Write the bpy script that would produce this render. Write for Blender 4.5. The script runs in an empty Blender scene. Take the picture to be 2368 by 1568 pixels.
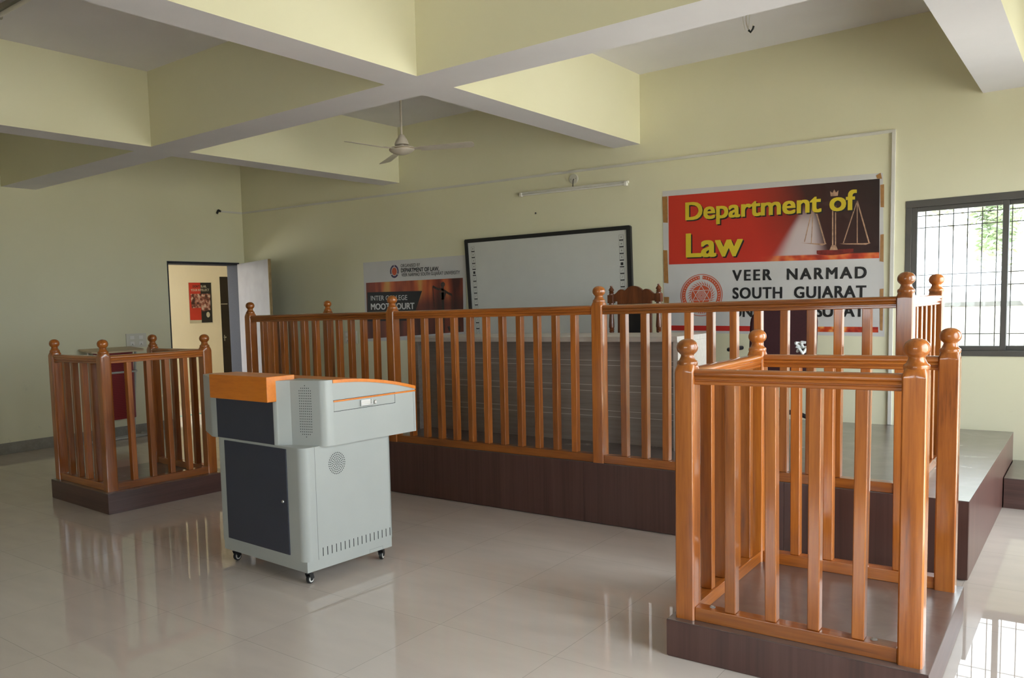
import bpy, bmesh, math, random
from mathutils import Vector, Matrix
random.seed(7)
PI = math.pi
SC = bpy.context.scene
COL = SC.collection

# ------------------------------------------------------------------ camera, sky, exposure
cam = bpy.data.cameras.new('camera')
cam.sensor_width = 36.0
cam.lens = 29.191
cam.shift_x = 0.117126
cam.shift_y = 0.036248
cam.clip_start = 0.05
cam.clip_end = 300
cam_ob = bpy.data.objects.new('camera', cam)
COL.objects.link(cam_ob)
cam_ob.matrix_world = Matrix(((0.75929, -0.028101, 0.650146, 0), (0.649951, 0.082345, -0.755502, 0),
                              (-0.032306, 0.996208, 0.080788, 1.4), (0, 0, 0, 1)))
SC.camera = cam_ob
SC.view_settings.view_transform = 'Standard'
SC.view_settings.look = 'None'
SC.view_settings.exposure = 1.53
SC.view_settings.gamma = 1.0
SC.view_settings.use_curve_mapping = False
SC.cycles.max_bounces = 12
SC.cycles.diffuse_bounces = 7
SC.cycles.glossy_bounces = 4
SC.cycles.transparent_max_bounces = 12
SC.cycles.sample_clamp_indirect = 6.0
SC.cycles.caustics_reflective = False
SC.cycles.caustics_refractive = False

SKY = 4.6
world = bpy.data.worlds.new('overcast_sky')
SC.world = world
world.use_nodes = True
wn = world.node_tree
wn.nodes.clear()
w_out = wn.nodes.new('ShaderNodeOutputWorld')
w_bg = wn.nodes.new('ShaderNodeBackground')
w_tc = wn.nodes.new('ShaderNodeTexCoord')
w_sep = wn.nodes.new('ShaderNodeSeparateXYZ')
w_map = wn.nodes.new('ShaderNodeMapRange')
w_map.inputs['From Min'].default_value = -1
w_ramp = wn.nodes.new('ShaderNodeValToRGB')
e = w_ramp.color_ramp.elements
e[0].position = 0.0
e[0].color = (0.16, 0.15, 0.13, 1)
e[1].position = 1.0
e[1].color = (0.80, 0.92, 1.0, 1)
for pos, c in ((0.47, (0.30, 0.29, 0.26, 1)), (0.505, (0.86, 0.94, 1.04, 1)), (0.7, (0.94, 0.98, 1.04, 1))):
    k = w_ramp.color_ramp.elements.new(pos)
    k.color = c
wn.links.new(w_tc.outputs['Generated'], w_sep.inputs[0])
wn.links.new(w_sep.outputs['Z'], w_map.inputs['Value'])
wn.links.new(w_map.outputs['Result'], w_ramp.inputs['Fac'])
wn.links.new(w_ramp.outputs['Color'], w_bg.inputs['Color'])
w_bg.inputs['Strength'].default_value = SKY
wn.links.new(w_bg.outputs[0], w_out.inputs[0])

sun = bpy.data.lights.new('hazy_sun', 'SUN')
sun.energy = 9.0
sun.angle = math.radians(4)
sun.color = (1.0, 0.98, 0.94)
sun_ob = bpy.data.objects.new('hazy_sun', sun)
COL.objects.link(sun_ob)
sun_ob.rotation_euler = (math.radians(34), 0, 0)

# room dimensions; right and front windows are unseen, sized for their light
XL, XR, YB, YF = -8.783, 1.05, 7.247, -3.6
ZS, ZC = 2.8015, 3.4085
WT = 0.23
W_Z0, W_Z1 = 0.925, 2.071
R_Z0, R_Z1 = 0.05, 2.60
RIGHT_WINDOWS = ((4.50, 7.20), (1.75, 3.95))
FRONT_WINDOWS = ((-3.1, -1.3), (-0.9, 0.8))
BACK_WINDOW = (-1.148, 0.62)


def portal(name, loc, rot, sx, sy):
    l = bpy.data.lights.new(name, 'AREA')
    l.shape = 'RECTANGLE'
    l.size, l.size_y = sx, sy
    l.cycles.is_portal = True
    o = bpy.data.objects.new(name, l)
    COL.objects.link(o)
    o.location = loc
    o.rotation_euler = rot
    return o


for (ya, yb) in RIGHT_WINDOWS:
    portal('sky_portal', (XR + 0.12, (ya + yb) / 2, (R_Z0 + R_Z1) / 2), (0, PI / 2, 0), R_Z1 - R_Z0, yb - ya)
portal('sky_portal', ((BACK_WINDOW[0] + BACK_WINDOW[1]) / 2, YB + 0.12, (W_Z0 + W_Z1) / 2), (-PI / 2, 0, 0),
       BACK_WINDOW[1] - BACK_WINDOW[0], W_Z1 - W_Z0)
portal('sky_portal', (-11.4, 3.7, 1.4), (0, -PI / 2, 0), 2.0, 4.2)
for (xa, xb) in FRONT_WINDOWS:
    portal('sky_portal', ((xa + xb) / 2, YF - 0.12, (W_Z0 + W_Z1) / 2), (PI / 2, 0, 0), xb - xa, W_Z1 - W_Z0)


# ------------------------------------------------------------------ material helpers
def lin(r, g, b):
    f = lambda c: (c / 255 / 12.92) if c / 255 <= 0.04045 else ((c / 255 + 0.055) / 1.055) ** 2.4
    return (f(r), f(g), f(b), 1)


def mat_new(name):
    m = bpy.data.materials.new(name)
    m.use_nodes = True
    nt = m.node_tree
    return m, nt, nt.nodes['Principled BSDF']


def plain(name, col, rough=0.5, metal=0.0, spec=0.5, noise=0.06, nscale=6.0, bump=0.0, bscale=80.0, coat=0.0):
    """paint or plastic with a slight uneven tint"""
    m, nt, p = mat_new(name)
    p.inputs['Roughness'].default_value = rough
    p.inputs['Metallic'].default_value = metal
    p.inputs['Specular IOR Level'].default_value = spec
    p.inputs['Coat Weight'].default_value = coat
    tc = nt.nodes.new('ShaderNodeTexCoord')
    n = nt.nodes.new('ShaderNodeTexNoise')
    n.inputs['Scale'].default_value = nscale
    n.inputs['Detail'].default_value = 4
    r = nt.nodes.new('ShaderNodeValToRGB')
    c = col
    r.color_ramp.elements[0].position = 0.3
    r.color_ramp.elements[1].position = 0.7
    r.color_ramp.elements[0].color = (c[0] * (1 - noise), c[1] * (1 - noise), c[2] * (1 - noise), 1)
    r.color_ramp.elements[1].color = (min(1, c[0] * (1 + noise)), min(1, c[1] * (1 + noise)), min(1, c[2] * (1 + noise)), 1)
    nt.links.new(tc.outputs['Object'], n.inputs['Vector'])
    nt.links.new(n.outputs['Fac'], r.inputs['Fac'])
    nt.links.new(r.outputs['Color'], p.inputs['Base Color'])
    if bump:
        b = nt.nodes.new('ShaderNodeBump')
        b.inputs['Strength'].default_value = bump
        b.inputs['Distance'].default_value = 0.002
        n2 = nt.nodes.new('ShaderNodeTexNoise')
        n2.inputs['Scale'].default_value = bscale
        nt.links.new(tc.outputs['Object'], n2.inputs['Vector'])
        nt.links.new(n2.outputs['Fac'], b.inputs['Height'])
        nt.links.new(b.outputs['Normal'], p.inputs['Normal'])
    return m


def grain(name, axis, stops, across=22.0, along=1.3, rough=0.38, bump=0.12, vary=0.14, coat=0.1, spec=0.5, coat_rough=0.25, dist=0.35):
    """wood with the grain running along one local axis"""
    m, nt, p = mat_new(name)
    L = nt.links.new
    tc = nt.nodes.new('ShaderNodeTexCoord')
    oi = nt.nodes.new('ShaderNodeObjectInfo')
    mul = nt.nodes.new('ShaderNodeMath')
    mul.operation = 'MULTIPLY'
    mul.inputs[1].default_value = 37.0
    L(oi.outputs['Random'], mul.inputs[0])
    add = nt.nodes.new('ShaderNodeVectorMath')
    add.operation = 'ADD'
    L(tc.outputs['Object'], add.inputs[0])
    L(mul.outputs[0], add.inputs[1])
    mp = nt.nodes.new('ShaderNodeMapping')
    s = [across] * 3
    s['xyz'.index(axis)] = along
    mp.inputs['Scale'].default_value = s
    L(add.outputs[0], mp.inputs['Vector'])
    n1 = nt.nodes.new('ShaderNodeTexNoise')
    n1.inputs['Scale'].default_value = 1.0
    n1.inputs['Detail'].default_value = 6
    n1.inputs['Roughness'].default_value = 0.62
    n1.inputs['Distortion'].default_value = dist
    L(mp.outputs[0], n1.inputs['Vector'])
    n2 = nt.nodes.new('ShaderNodeTexNoise')
    n2.inputs['Scale'].default_value = 5.5
    n2.inputs['Detail'].default_value = 3
    L(mp.outputs[0], n2.inputs['Vector'])
    mix = nt.nodes.new('ShaderNodeMix')
    mix.data_type = 'FLOAT'
    mix.inputs[0].default_value = 0.3
    L(n1.outputs['Fac'], mix.inputs[2])
    L(n2.outputs['Fac'], mix.inputs[3])
    r = nt.nodes.new('ShaderNodeValToRGB')
    r.color_ramp.elements[0].position = stops[0][0]
    r.color_ramp.elements[0].color = stops[0][1]
    r.color_ramp.elements[1].position = stops[-1][0]
    r.color_ramp.elements[1].color = stops[-1][1]
    for pos, c in stops[1:-1]:
        k = r.color_ramp.elements.new(pos)
        k.color = c
    L(mix.outputs[0], r.inputs['Fac'])
    hsv = nt.nodes.new('ShaderNodeHueSaturation')
    mr = nt.nodes.new('ShaderNodeMapRange')
    mr.inputs['To Min'].default_value = 1 - vary
    mr.inputs['To Max'].default_value = 1 + vary
    L(oi.outputs['Random'], mr.inputs['Value'])
    L(mr.outputs[0], hsv.inputs['Value'])
    L(r.outputs['Color'], hsv.inputs['Color'])
    L(hsv.outputs['Color'], p.inputs['Base Color'])
    b = nt.nodes.new('ShaderNodeBump')
    b.inputs['Strength'].default_value = bump
    b.inputs['Distance'].default_value = 0.001
    L(n2.outputs['Fac'], b.inputs['Height'])
    L(b.outputs['Normal'], p.inputs['Normal'])
    p.inputs['Roughness'].default_value = rough
    p.inputs['Coat Weight'].default_value = coat
    p.inputs['Coat Roughness'].default_value = coat_rough
    p.inputs['Specular IOR Level'].default_value = spec
    return m


TEAK = ((0.28, (0.105, 0.026, 0.004, 1)), (0.43, (0.29, 0.080, 0.010, 1)), (0.55, (0.37, 0.110, 0.014, 1)), (0.74, (0.48, 0.158, 0.024, 1)))
M = {}
for ax in 'xyz':
    M['teak_' + ax] = grain('varnished_teak_' + ax, ax, TEAK, vary=0.24, coat=1.0, spec=0.3, coat_rough=0.12)
DARKW = ((0.3, (0.050, 0.022, 0.017, 1)), (0.5, (0.085, 0.038, 0.030, 1)), (0.7, (0.115, 0.055, 0.044, 1)))
M['laminate_z'] = grain('brown_laminate_upright', 'z', DARKW, across=13, along=0.35, rough=0.32, bump=0.03, vary=0.0, coat=0.0, dist=0.1)
M['laminate_x'] = grain('brown_laminate_lengthwise', 'x', DARKW, across=22, along=0.6, rough=0.32, bump=0.03, vary=0.0, coat=0.0, dist=0.1)
M['laminate_y'] = grain('brown_laminate_crosswise', 'y', DARKW, across=22, along=0.6, rough=0.32, bump=0.03, vary=0.0, coat=0.0, dist=0.1)
CARVED = ((0.3, (0.07, 0.018, 0.007, 1)), (0.52, (0.14, 0.038, 0.012, 1)), (0.72, (0.22, 0.070, 0.022, 1)))
M['carved_wood'] = grain('dark_polished_wood', 'z', CARVED, across=14, along=1.6, rough=0.28, bump=0.05, coat=0.3)
GREYW = ((0.3, (0.225, 0.195, 0.165, 1)), (0.5, (0.30, 0.265, 0.23, 1)), (0.7, (0.36, 0.32, 0.285, 1)))
M['desk_grey'] = grain('grey_oak_laminate', 'x', GREYW, across=45, along=1.2, rough=0.45, bump=0.05, vary=0.0, coat=0.0, dist=0.1)
PALEW = ((0.3, (0.46, 0.42, 0.37, 1)), (0.5, (0.54, 0.50, 0.45, 1)), (0.7, (0.60, 0.56, 0.51, 1)))
M['desk_pale'] = grain('pale_ash_and_lit_end', 'x', PALEW, across=40, along=1.2, rough=0.4, bump=0.05, vary=0.0, coat=0.0, dist=0.1)
ORANGE = ((0.3, (0.60, 0.15, 0.006, 1)), (0.5, (0.72, 0.20, 0.009, 1)), (0.7, (0.80, 0.245, 0.013, 1)))
M['orange_wood'] = grain('orange_lacquered_wood', 'x', ORANGE, across=16, along=2.5, rough=0.3, bump=0.02, vary=0.0, coat=0.3)
M['grey_metal'] = plain('light_grey_painted_steel', (0.41, 0.425, 0.40, 1), rough=0.36, noise=0.02)
M['slate_metal'] = plain('slate_blue_painted_steel', (0.038, 0.042, 0.062, 1), rough=0.42, noise=0.04, bump=0.1, bscale=400)
M['chrome'] = plain('chrome', (0.62, 0.61, 0.59, 1), rough=0.3, metal=1.0, noise=0.02)
M['dull_steel'] = plain('grey_painted_tube', (0.42, 0.41, 0.38, 1), rough=0.35, noise=0.05)
M['black_plastic'] = plain('black_plastic', (0.012, 0.012, 0.013, 1), rough=0.4, noise=0.1)
M['white_plastic'] = plain('white_plastic', (0.74, 0.72, 0.68, 1), rough=0.4, noise=0.03)
M['fan_white'] = plain('aged_white_enamel', (0.60, 0.54, 0.47, 1), rough=0.38, noise=0.06)
M['dark_hole'] = plain('perforation', (0.015, 0.015, 0.016, 1), rough=0.9, noise=0.0)
M['seam'] = plain('panel_gap', (0.17, 0.175, 0.165, 1), rough=0.8, noise=0.0)
M['maroon'] = plain('maroon_upholstery', (0.045, 0.008, 0.012, 1), rough=0.8, noise=0.12, nscale=60, bump=0.3, bscale=500)
M['black_leather'] = plain('black_leatherette', (0.010, 0.0095, 0.009, 1), rough=0.42, noise=0.1)
M['red_metal'] = plain('red_perforated_sheet', (0.20, 0.007, 0.009, 1), rough=0.45, noise=0.05)
M['red_hole'] = plain('red_sheet_hole', (0.055, 0.003, 0.004, 1), rough=0.9, noise=0.0)
M['beige_top'] = plain('beige_laminate', (0.55, 0.43, 0.28, 1), rough=0.5, noise=0.05)
M['bronze_frame'] = plain('bronze_anodised_aluminium', (0.085, 0.078, 0.070, 1), rough=0.45, noise=0.05)
M['mesh_wire'] = plain('galvanised_wire', (0.30, 0.29, 0.28, 1), rough=0.6, noise=0.1)
M['board_white'] = plain('whiteboard_surface', (0.60, 0.60, 0.57, 1), rough=0.35, noise=0.02)
M['ink'] = plain('black_print', (0.014, 0.013, 0.013, 1), rough=0.6, noise=0.05)
M['faint_ink'] = plain('grey_print', (0.30, 0.29, 0.27, 1), rough=0.6, noise=0.05)
M['yellow_print'] = plain('yellow_print', (0.66, 0.50, 0.025, 1), rough=0.5, noise=0.04)
M['white_print'] = plain('white_print', (0.66, 0.66, 0.65, 1), rough=0.5, noise=0.03)
M['vinyl_white'] = plain('white_vinyl_cloth', (0.58, 0.565, 0.56, 1), rough=0.55, noise=0.05, nscale=3)
M['emblem_red'] = plain('vermilion_print', (0.55, 0.085, 0.030, 1), rough=0.5, noise=0.04)
M['emblem_violet'] = plain('violet_print', (0.075, 0.045, 0.11, 1), rough=0.5, noise=0.04)
M['brown_tape'] = plain('brown_parcel_tape', (0.36, 0.175, 0.055, 1), rough=0.3, noise=0.15, nscale=30)
M['scale_gold'] = plain('picture_copper', (0.42, 0.25, 0.16, 1), rough=0.5, noise=0.3, nscale=40)
M['scale_dark'] = plain('picture_dark_red', (0.16, 0.012, 0.008, 1), rough=0.5, noise=0.5, nscale=20)
M['red_print'] = plain('red_print', (0.50, 0.035, 0.018, 1), rough=0.5, noise=0.04)
M['statue_print'] = plain('picture_bronze', (0.045, 0.028, 0.022, 1), rough=0.5, noise=0.5, nscale=50)
M['cream_print'] = plain('cream_print', (0.50, 0.46, 0.36, 1), rough=0.5, noise=0.1)
M['conduit'] = plain('white_pvc_trunking', (0.64, 0.62, 0.57, 1), rough=0.45, noise=0.05)
M['tube_grey'] = plain('grey_batten_enamel', (0.30, 0.29, 0.25, 1), rough=0.45, noise=0.05)
M['door_steel'] = plain('pale_grey_laminate_door', (0.24, 0.235, 0.25, 1), rough=0.4, noise=0.10, nscale=5)
M['door_edge'] = plain('raw_door_edge', (0.30, 0.20, 0.08, 1), rough=0.7, noise=0.25, nscale=12)
M['granite'] = plain('polished_dark_granite', (0.040, 0.042, 0.050, 1), rough=0.5, spec=0.08, noise=0.3, nscale=120)
M['brown_door'] = plain('dark_brown_door', (0.020, 0.013, 0.009, 1), rough=0.5, noise=0.15)
M['teal_paint'] = plain('teal_paint', (0.02, 0.22, 0.20, 1), rough=0.5, noise=0.1)
M['skirting'] = plain('grey_stone_skirting', (0.27, 0.25, 0.21, 1), rough=0.35, noise=0.12, nscale=20)
M['bark'] = plain('haze_pale_bark', (0.42, 0.39, 0.34, 1), rough=0.9, noise=0.3)  # lightened to put the outdoor haze into the bark colour
M['leaf'] = plain('haze_pale_leaves', (0.30, 0.38, 0.22, 1), rough=0.6, noise=0.4, nscale=2)  # leaf green paled to imitate the bright haze outside
M['concrete'] = plain('weathered_concrete', (0.42, 0.41, 0.38, 1), rough=0.9, noise=0.12)
M['dark_concrete'] = plain('mossy_coping', (0.10, 0.10, 0.095, 1), rough=0.9, noise=0.2)
M['earth'] = plain('sandy_ground', (0.50, 0.46, 0.40, 1), rough=0.95, noise=0.2, nscale=0.6)
M['plastic_wrap'] = plain('clear_plastic_wrap', (0.70, 0.72, 0.72, 1), rough=0.15, noise=0.1)
M['soffit'] = plain('lilac_white_distemper', (0.72, 0.705, 0.745, 1), rough=0.85, noise=0.03, nscale=2, bump=0.15, bscale=20)
M['pale_green_pvc'] = plain('cream_switch_plate', (0.62, 0.60, 0.52, 1), rough=0.4, noise=0.02)


def make_wall_paint():
    m, nt, p = mat_new('cream_yellow_distemper')
    L = nt.links.new
    g = nt.nodes.new('ShaderNodeNewGeometry')
    n = nt.nodes.new('ShaderNodeTexNoise')
    n.inputs['Scale'].default_value = 0.9
    n.inputs['Detail'].default_value = 5
    L(g.outputs['Position'], n.inputs['Vector'])
    r = nt.nodes.new('ShaderNodeValToRGB')
    r.color_ramp.elements[0].position = 0.3
    r.color_ramp.elements[0].color = (0.705, 0.672, 0.478, 1)
    r.color_ramp.elements[1].position = 0.65
    r.color_ramp.elements[1].color = (0.735, 0.706, 0.520, 1)
    L(n.outputs['Fac'], r.inputs['Fac'])
    # scuffs low on the walls
    n2 = nt.nodes.new('ShaderNodeTexNoise')
    n2.inputs['Scale'].default_value = 5.0
    n2.inputs['Detail'].default_value = 8
    n2.inputs['Roughness'].default_value = 0.7
    L(g.outputs['Position'], n2.inputs['Vector'])
    st = nt.nodes.new('ShaderNodeMapRange')
    st.inputs['From Min'].default_value = 0.63
    st.inputs['From Max'].default_value = 0.75
    L(n2.outputs['Fac'], st.inputs['Value'])
    sep = nt.nodes.new('ShaderNodeSeparateXYZ')
    L(g.outputs['Position'], sep.inputs[0])
    low = nt.nodes.new('ShaderNodeMapRange')
    low.inputs['From Min'].default_value = 1.0
    low.inputs['From Max'].default_value = 0.5
    low.inputs['To Max'].default_value = 0.45
    L(sep.outputs['Z'], low.inputs['Value'])
    mu = nt.nodes.new('ShaderNodeMath')
    mu.operation = 'MULTIPLY'
    L(st.outputs[0], mu.inputs[0])
    L(low.outputs[0], mu.inputs[1])
    mx = nt.nodes.new('ShaderNodeMix')
    mx.data_type = 'RGBA'
    mx.inputs[7].default_value = (0.40, 0.37, 0.30, 1)
    L(mu.outputs[0], mx.inputs[0])
    L(r.outputs['Color'], mx.inputs[6])
    L(mx.outputs[2], p.inputs['Base Color'])
    p.inputs['Roughness'].default_value = 0.62
    p.inputs['Specular IOR Level'].default_value = 0.35
    b = nt.nodes.new('ShaderNodeBump')
    b.inputs['Strength'].default_value = 0.12
    b.inputs['Distance'].default_value = 0.004
    n3 = nt.nodes.new('ShaderNodeTexNoise')
    n3.inputs['Scale'].default_value = 9
    n3.inputs['Detail'].default_value = 4
    L(g.outputs['Position'], n3.inputs['Vector'])
    L(n3.outputs['Fac'], b.inputs['Height'])
    L(b.outputs['Normal'], p.inputs['Normal'])
    return m


M['wall'] = make_wall_paint()
M['corridor_wall'] = plain('corridor_cream_distemper', (0.78, 0.70, 0.55, 1), rough=0.7, noise=0.03, nscale=2)


def make_floor():
    m, nt, p = mat_new('polished_beige_tiles')
    L = nt.links.new
    g = nt.nodes.new('ShaderNodeNewGeometry')
    mp = nt.nodes.new('ShaderNodeMapping')
    mp.inputs['Location'].default_value = (2.20 + 0.573 * 40, -3.46 + 0.632 * 40, 0)
    L(g.outputs['Position'], mp.inputs['Vector'])
    br = nt.nodes.new('ShaderNodeTexBrick')
    br.offset = 0.0
    br.inputs['Scale'].default_value = 1.0
    br.inputs['Brick Width'].default_value = 0.573
    br.inputs['Row Height'].default_value = 0.632
    br.inputs['Mortar Size'].default_value = 0.0011
    br.inputs['Mortar Smooth'].default_value = 0.0
    br.inputs['Color1'].default_value = (0.60, 0.525, 0.468, 1)
    br.inputs['Color2'].default_value = (0.63, 0.555, 0.498, 1)
    br.inputs['Mortar'].default_value = (0.40, 0.355, 0.31, 1)
    L(mp.outputs[0], br.inputs['Vector'])
    n = nt.nodes.new('ShaderNodeTexNoise')
    n.inputs['Scale'].default_value = 3.0
    n.inputs['Detail'].default_value = 5
    ms = nt.nodes.new('ShaderNodeMapping')
    ms.inputs['Scale'].default_value = (1, 3.0, 1)
    L(g.outputs['Position'], ms.inputs['Vector'])
    L(ms.outputs[0], n.inputs['Vector'])
    mr = nt.nodes.new('ShaderNodeMapRange')
    mr.inputs['To Min'].default_value = 0.90
    mr.inputs['To Max'].default_value = 1.10
    L(n.outputs['Fac'], mr.inputs['Value'])
    hs = nt.nodes.new('ShaderNodeHueSaturation')
    L(mr.outputs[0], hs.inputs['Value'])
    L(br.outputs['Color'], hs.inputs['Color'])
    L(hs.outputs['Color'], p.inputs['Base Color'])
    rr = nt.nodes.new('ShaderNodeMapRange')
    rr.inputs['To Min'].default_value = 0.008
    rr.inputs['To Max'].default_value = 0.025
    L(n.outputs['Fac'], rr.inputs['Value'])
    L(rr.outputs[0], p.inputs['Roughness'])
    p.inputs['IOR'].default_value = 1.52
    return m


M['floor'] = make_floor()


def make_glass(name='window_glass', tint=(0.93, 0.95, 0.94, 1)):
    m, nt, p = mat_new(name)
    nt.nodes.remove(p)
    out = nt.nodes['Material Output']
    t = nt.nodes.new('ShaderNodeBsdfTransparent')
    t.inputs['Color'].default_value = tint
    gl = nt.nodes.new('ShaderNodeBsdfGlossy')
    gl.inputs['Roughness'].default_value = 0.02
    fr = nt.nodes.new('ShaderNodeFresnel')
    fr.inputs['IOR'].default_value = 1.35
    mx = nt.nodes.new('ShaderNodeMixShader')
    nt.links.new(fr.outputs[0], mx.inputs[0])
    nt.links.new(t.outputs[0], mx.inputs[1])
    nt.links.new(gl.outputs[0], mx.inputs[2])
    nt.links.new(mx.outputs[0], out.inputs['Surface'])
    return m


M['glass'] = make_glass()
M['dimming_glass'] = make_glass('outdoor_dimming_glass', (0.70, 0.72, 0.71, 1))  # grey tint added to dim the bright outdoors behind the back window


def mnode(nt, op, a, b=None, c=None):
    n = nt.nodes.new('ShaderNodeMath')
    n.operation = op
    for i, v in enumerate((a, b, c)):
        if v is None:
            continue
        if isinstance(v, (int, float)):
            n.inputs[i].default_value = v
        else:
            nt.links.new(v, n.inputs[i])
    return n.outputs[0]


def ramp(nt, fac, stops):
    r = nt.nodes.new('ShaderNodeValToRGB')
    r.color_ramp.elements[0].position = stops[0][0]
    r.color_ramp.elements[0].color = stops[0][1]
    r.color_ramp.elements[1].position = stops[-1][0]
    r.color_ramp.elements[1].color = stops[-1][1]
    for pos, c in stops[1:-1]:
        k = r.color_ramp.elements.new(pos)
        k.color = c
    nt.links.new(fac, r.inputs['Fac'])
    return r.outputs['Color']


def make_banner_print():
    """printed picture: red field running into a dark room with a pale cone of haze over a wooden table"""
    m, nt, p = mat_new('banner_print')
    L = nt.links.new
    g = nt.nodes.new('ShaderNodeNewGeometry')
    s = nt.nodes.new('ShaderNodeSeparateXYZ')
    L(g.outputs['Position'], s.inputs[0])
    X, Z = s.outputs['X'], s.outputs['Z']
    tilt = mnode(nt, 'ADD', Z, mnode(nt, 'MULTIPLY', mnode(nt, 'ADD', X, 2.1), 0.03))
    fx = mnode(nt, 'DIVIDE', mnode(nt, 'ADD', X, 2.954), 1.634)
    up = mnode(nt, 'SUBTRACT', tilt, 1.69)
    # the dark creeps further left towards the top
    fd = mnode(nt, 'ADD', fx, mnode(nt, 'MULTIPLY', mnode(nt, 'SUBTRACT', up, 0.45), 0.22))
    base = ramp(nt, fd, [(0.0, lin(196, 48, 30)), (0.40, lin(192, 44, 28)), (0.56, lin(150, 40, 26)), (0.70, lin(62, 26, 22)), (1.0, lin(38, 20, 18))])
    # cone of haze
    k = mnode(nt, 'DIVIDE', mnode(nt, 'SUBTRACT', 2.17, tilt), 0.44)
    xc = mnode(nt, 'ADD', -1.80, mnode(nt, 'MULTIPLY', k, -0.08))
    hw = mnode(nt, 'ADD', 0.03, mnode(nt, 'MULTIPLY', k, 0.20))
    d = mnode(nt, 'DIVIDE', mnode(nt, 'ABSOLUTE', mnode(nt, 'SUBTRACT', X, xc)), hw)
    cone = nt.nodes.new('ShaderNodeMapRange')
    cone.interpolation_type = 'SMOOTHSTEP'
    cone.inputs['From Min'].default_value = 1.0
    cone.inputs['From Max'].default_value = 0.35
    L(d, cone.inputs['Value'])
    kk = nt.nodes.new('ShaderNodeMapRange')
    kk.interpolation_type = 'SMOOTHSTEP'
    kk.inputs['From Min'].default_value = 0.0
    kk.inputs['From Max'].default_value = 0.55
    kk.inputs['To Max'].default_value = 0.92
    L(k, kk.inputs['Value'])
    cf = mnode(nt, 'MULTIPLY', cone.outputs[0], kk.outputs[0])
    mx = nt.nodes.new('ShaderNodeMix')
    mx.data_type = 'RGBA'
    mx.inputs[7].default_value = lin(205, 190, 190)
    L(cf, mx.inputs[0])
    L(base, mx.inputs[6])
    # table strip
    n = nt.nodes.new('ShaderNodeTexNoise')
    n.inputs['Scale'].default_value = 9
    L(g.outputs['Position'], n.inputs['Vector'])
    tab = ramp(nt, n.outputs['Fac'], [(0.35, lin(150, 40, 22)), (0.5, lin(205, 78, 40)), (0.65, lin(225, 130, 70))])
    tf = nt.nodes.new('ShaderNodeMapRange')
    tf.inputs['From Min'].default_value = 0.045
    tf.inputs['From Max'].default_value = 0.035
    L(up, tf.inputs['Value'])
    tx = nt.nodes.new('ShaderNodeMapRange')
    tx.interpolation_type = 'SMOOTHSTEP'
    tx.inputs['From Min'].default_value = 0.46
    tx.inputs['From Max'].default_value = 0.58
    L(fx, tx.inputs['Value'])
    mx2 = nt.nodes.new('ShaderNodeMix')
    mx2.data_type = 'RGBA'
    L(mnode(nt, 'MULTIPLY', tf.outputs[0], tx.outputs[0]), mx2.inputs[0])
    L(mx.outputs[2], mx2.inputs[6])
    L(tab, mx2.inputs[7])
    L(mx2.outputs[2], p.inputs['Base Color'])
    p.inputs['Roughness'].default_value = 0.5
    return m


M['banner_print'] = make_banner_print()


def make_stripe_print():
    m, nt, p = mat_new('banner_stripe_print')
    L = nt.links.new
    g = nt.nodes.new('ShaderNodeNewGeometry')
    s = nt.nodes.new('ShaderNodeSeparateXYZ')
    L(g.outputs['Position'], s.inputs[0])
    n = nt.nodes.new('ShaderNodeTexNoise')
    n.inputs['Scale'].default_value = 14
    L(g.outputs['Position'], n.inputs['Vector'])
    glow = ramp(nt, n.outputs['Fac'], [(0.35, lin(150, 25, 20)), (0.55, lin(205, 75, 30)), (0.68, lin(240, 170, 90))])
    f = nt.nodes.new('ShaderNodeMapRange')
    f.inputs['From Min'].default_value = -1.95
    f.inputs['From Max'].default_value = -1.75
    L(s.outputs['X'], f.inputs['Value'])
    mx = nt.nodes.new('ShaderNodeMix')
    mx.data_type = 'RGBA'
    mx.inputs[6].default_value = lin(190, 38, 30)
    L(f.outputs[0], mx.inputs[0])
    L(glow, mx.inputs[7])
    L(mx.outputs[2], p.inputs['Base Color'])
    p.inputs['Roughness'].default_value = 0.5
    return m


M['stripe_print'] = make_stripe_print()


def make_moot_print():
    """blurred picture of a warm lit hall"""
    m, nt, p = mat_new('moot_picture_print')
    L = nt.links.new
    g = nt.nodes.new('ShaderNodeNewGeometry')
    mp = nt.nodes.new('ShaderNodeMapping')
    mp.inputs['Scale'].default_value = (4.2, 0, 0.9)
    L(g.outputs['Position'], mp.inputs['Vector'])
    n = nt.nodes.new('ShaderNodeTexNoise')
    n.inputs['Scale'].default_value = 1.0
    n.inputs['Detail'].default_value = 2.5
    L(mp.outputs[0], n.inputs['Vector'])
    s = nt.nodes.new('ShaderNodeSeparateXYZ')
    L(g.outputs['Position'], s.inputs[0])
    hot = ramp(nt, n.outputs['Fac'], [(0.34, lin(70, 26, 18)), (0.47, lin(140, 56, 34)), (0.56, lin(196, 96, 50)), (0.66, lin(205, 150, 75))])
    low = ramp(nt, n.outputs['Fac'], [(0.34, lin(48, 22, 20)), (0.52, lin(104, 48, 36)), (0.68, lin(138, 66, 46))])
    f = nt.nodes.new('ShaderNodeMapRange')
    f.interpolation_type = 'SMOOTHSTEP'
    f.inputs['From Min'].default_value = 1.42
    f.inputs['From Max'].default_value = 1.62
    L(s.outputs['Z'], f.inputs['Value'])
    mx = nt.nodes.new('ShaderNodeMix')
    mx.data_type = 'RGBA'
    L(f.outputs[0], mx.inputs[0])
    L(low, mx.inputs[6])
    L(hot, mx.inputs[7])
    L(mx.outputs[2], p.inputs['Base Color'])
    p.inputs['Roughness'].default_value = 0.5
    return m


M['moot_print'] = make_moot_print()


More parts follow.
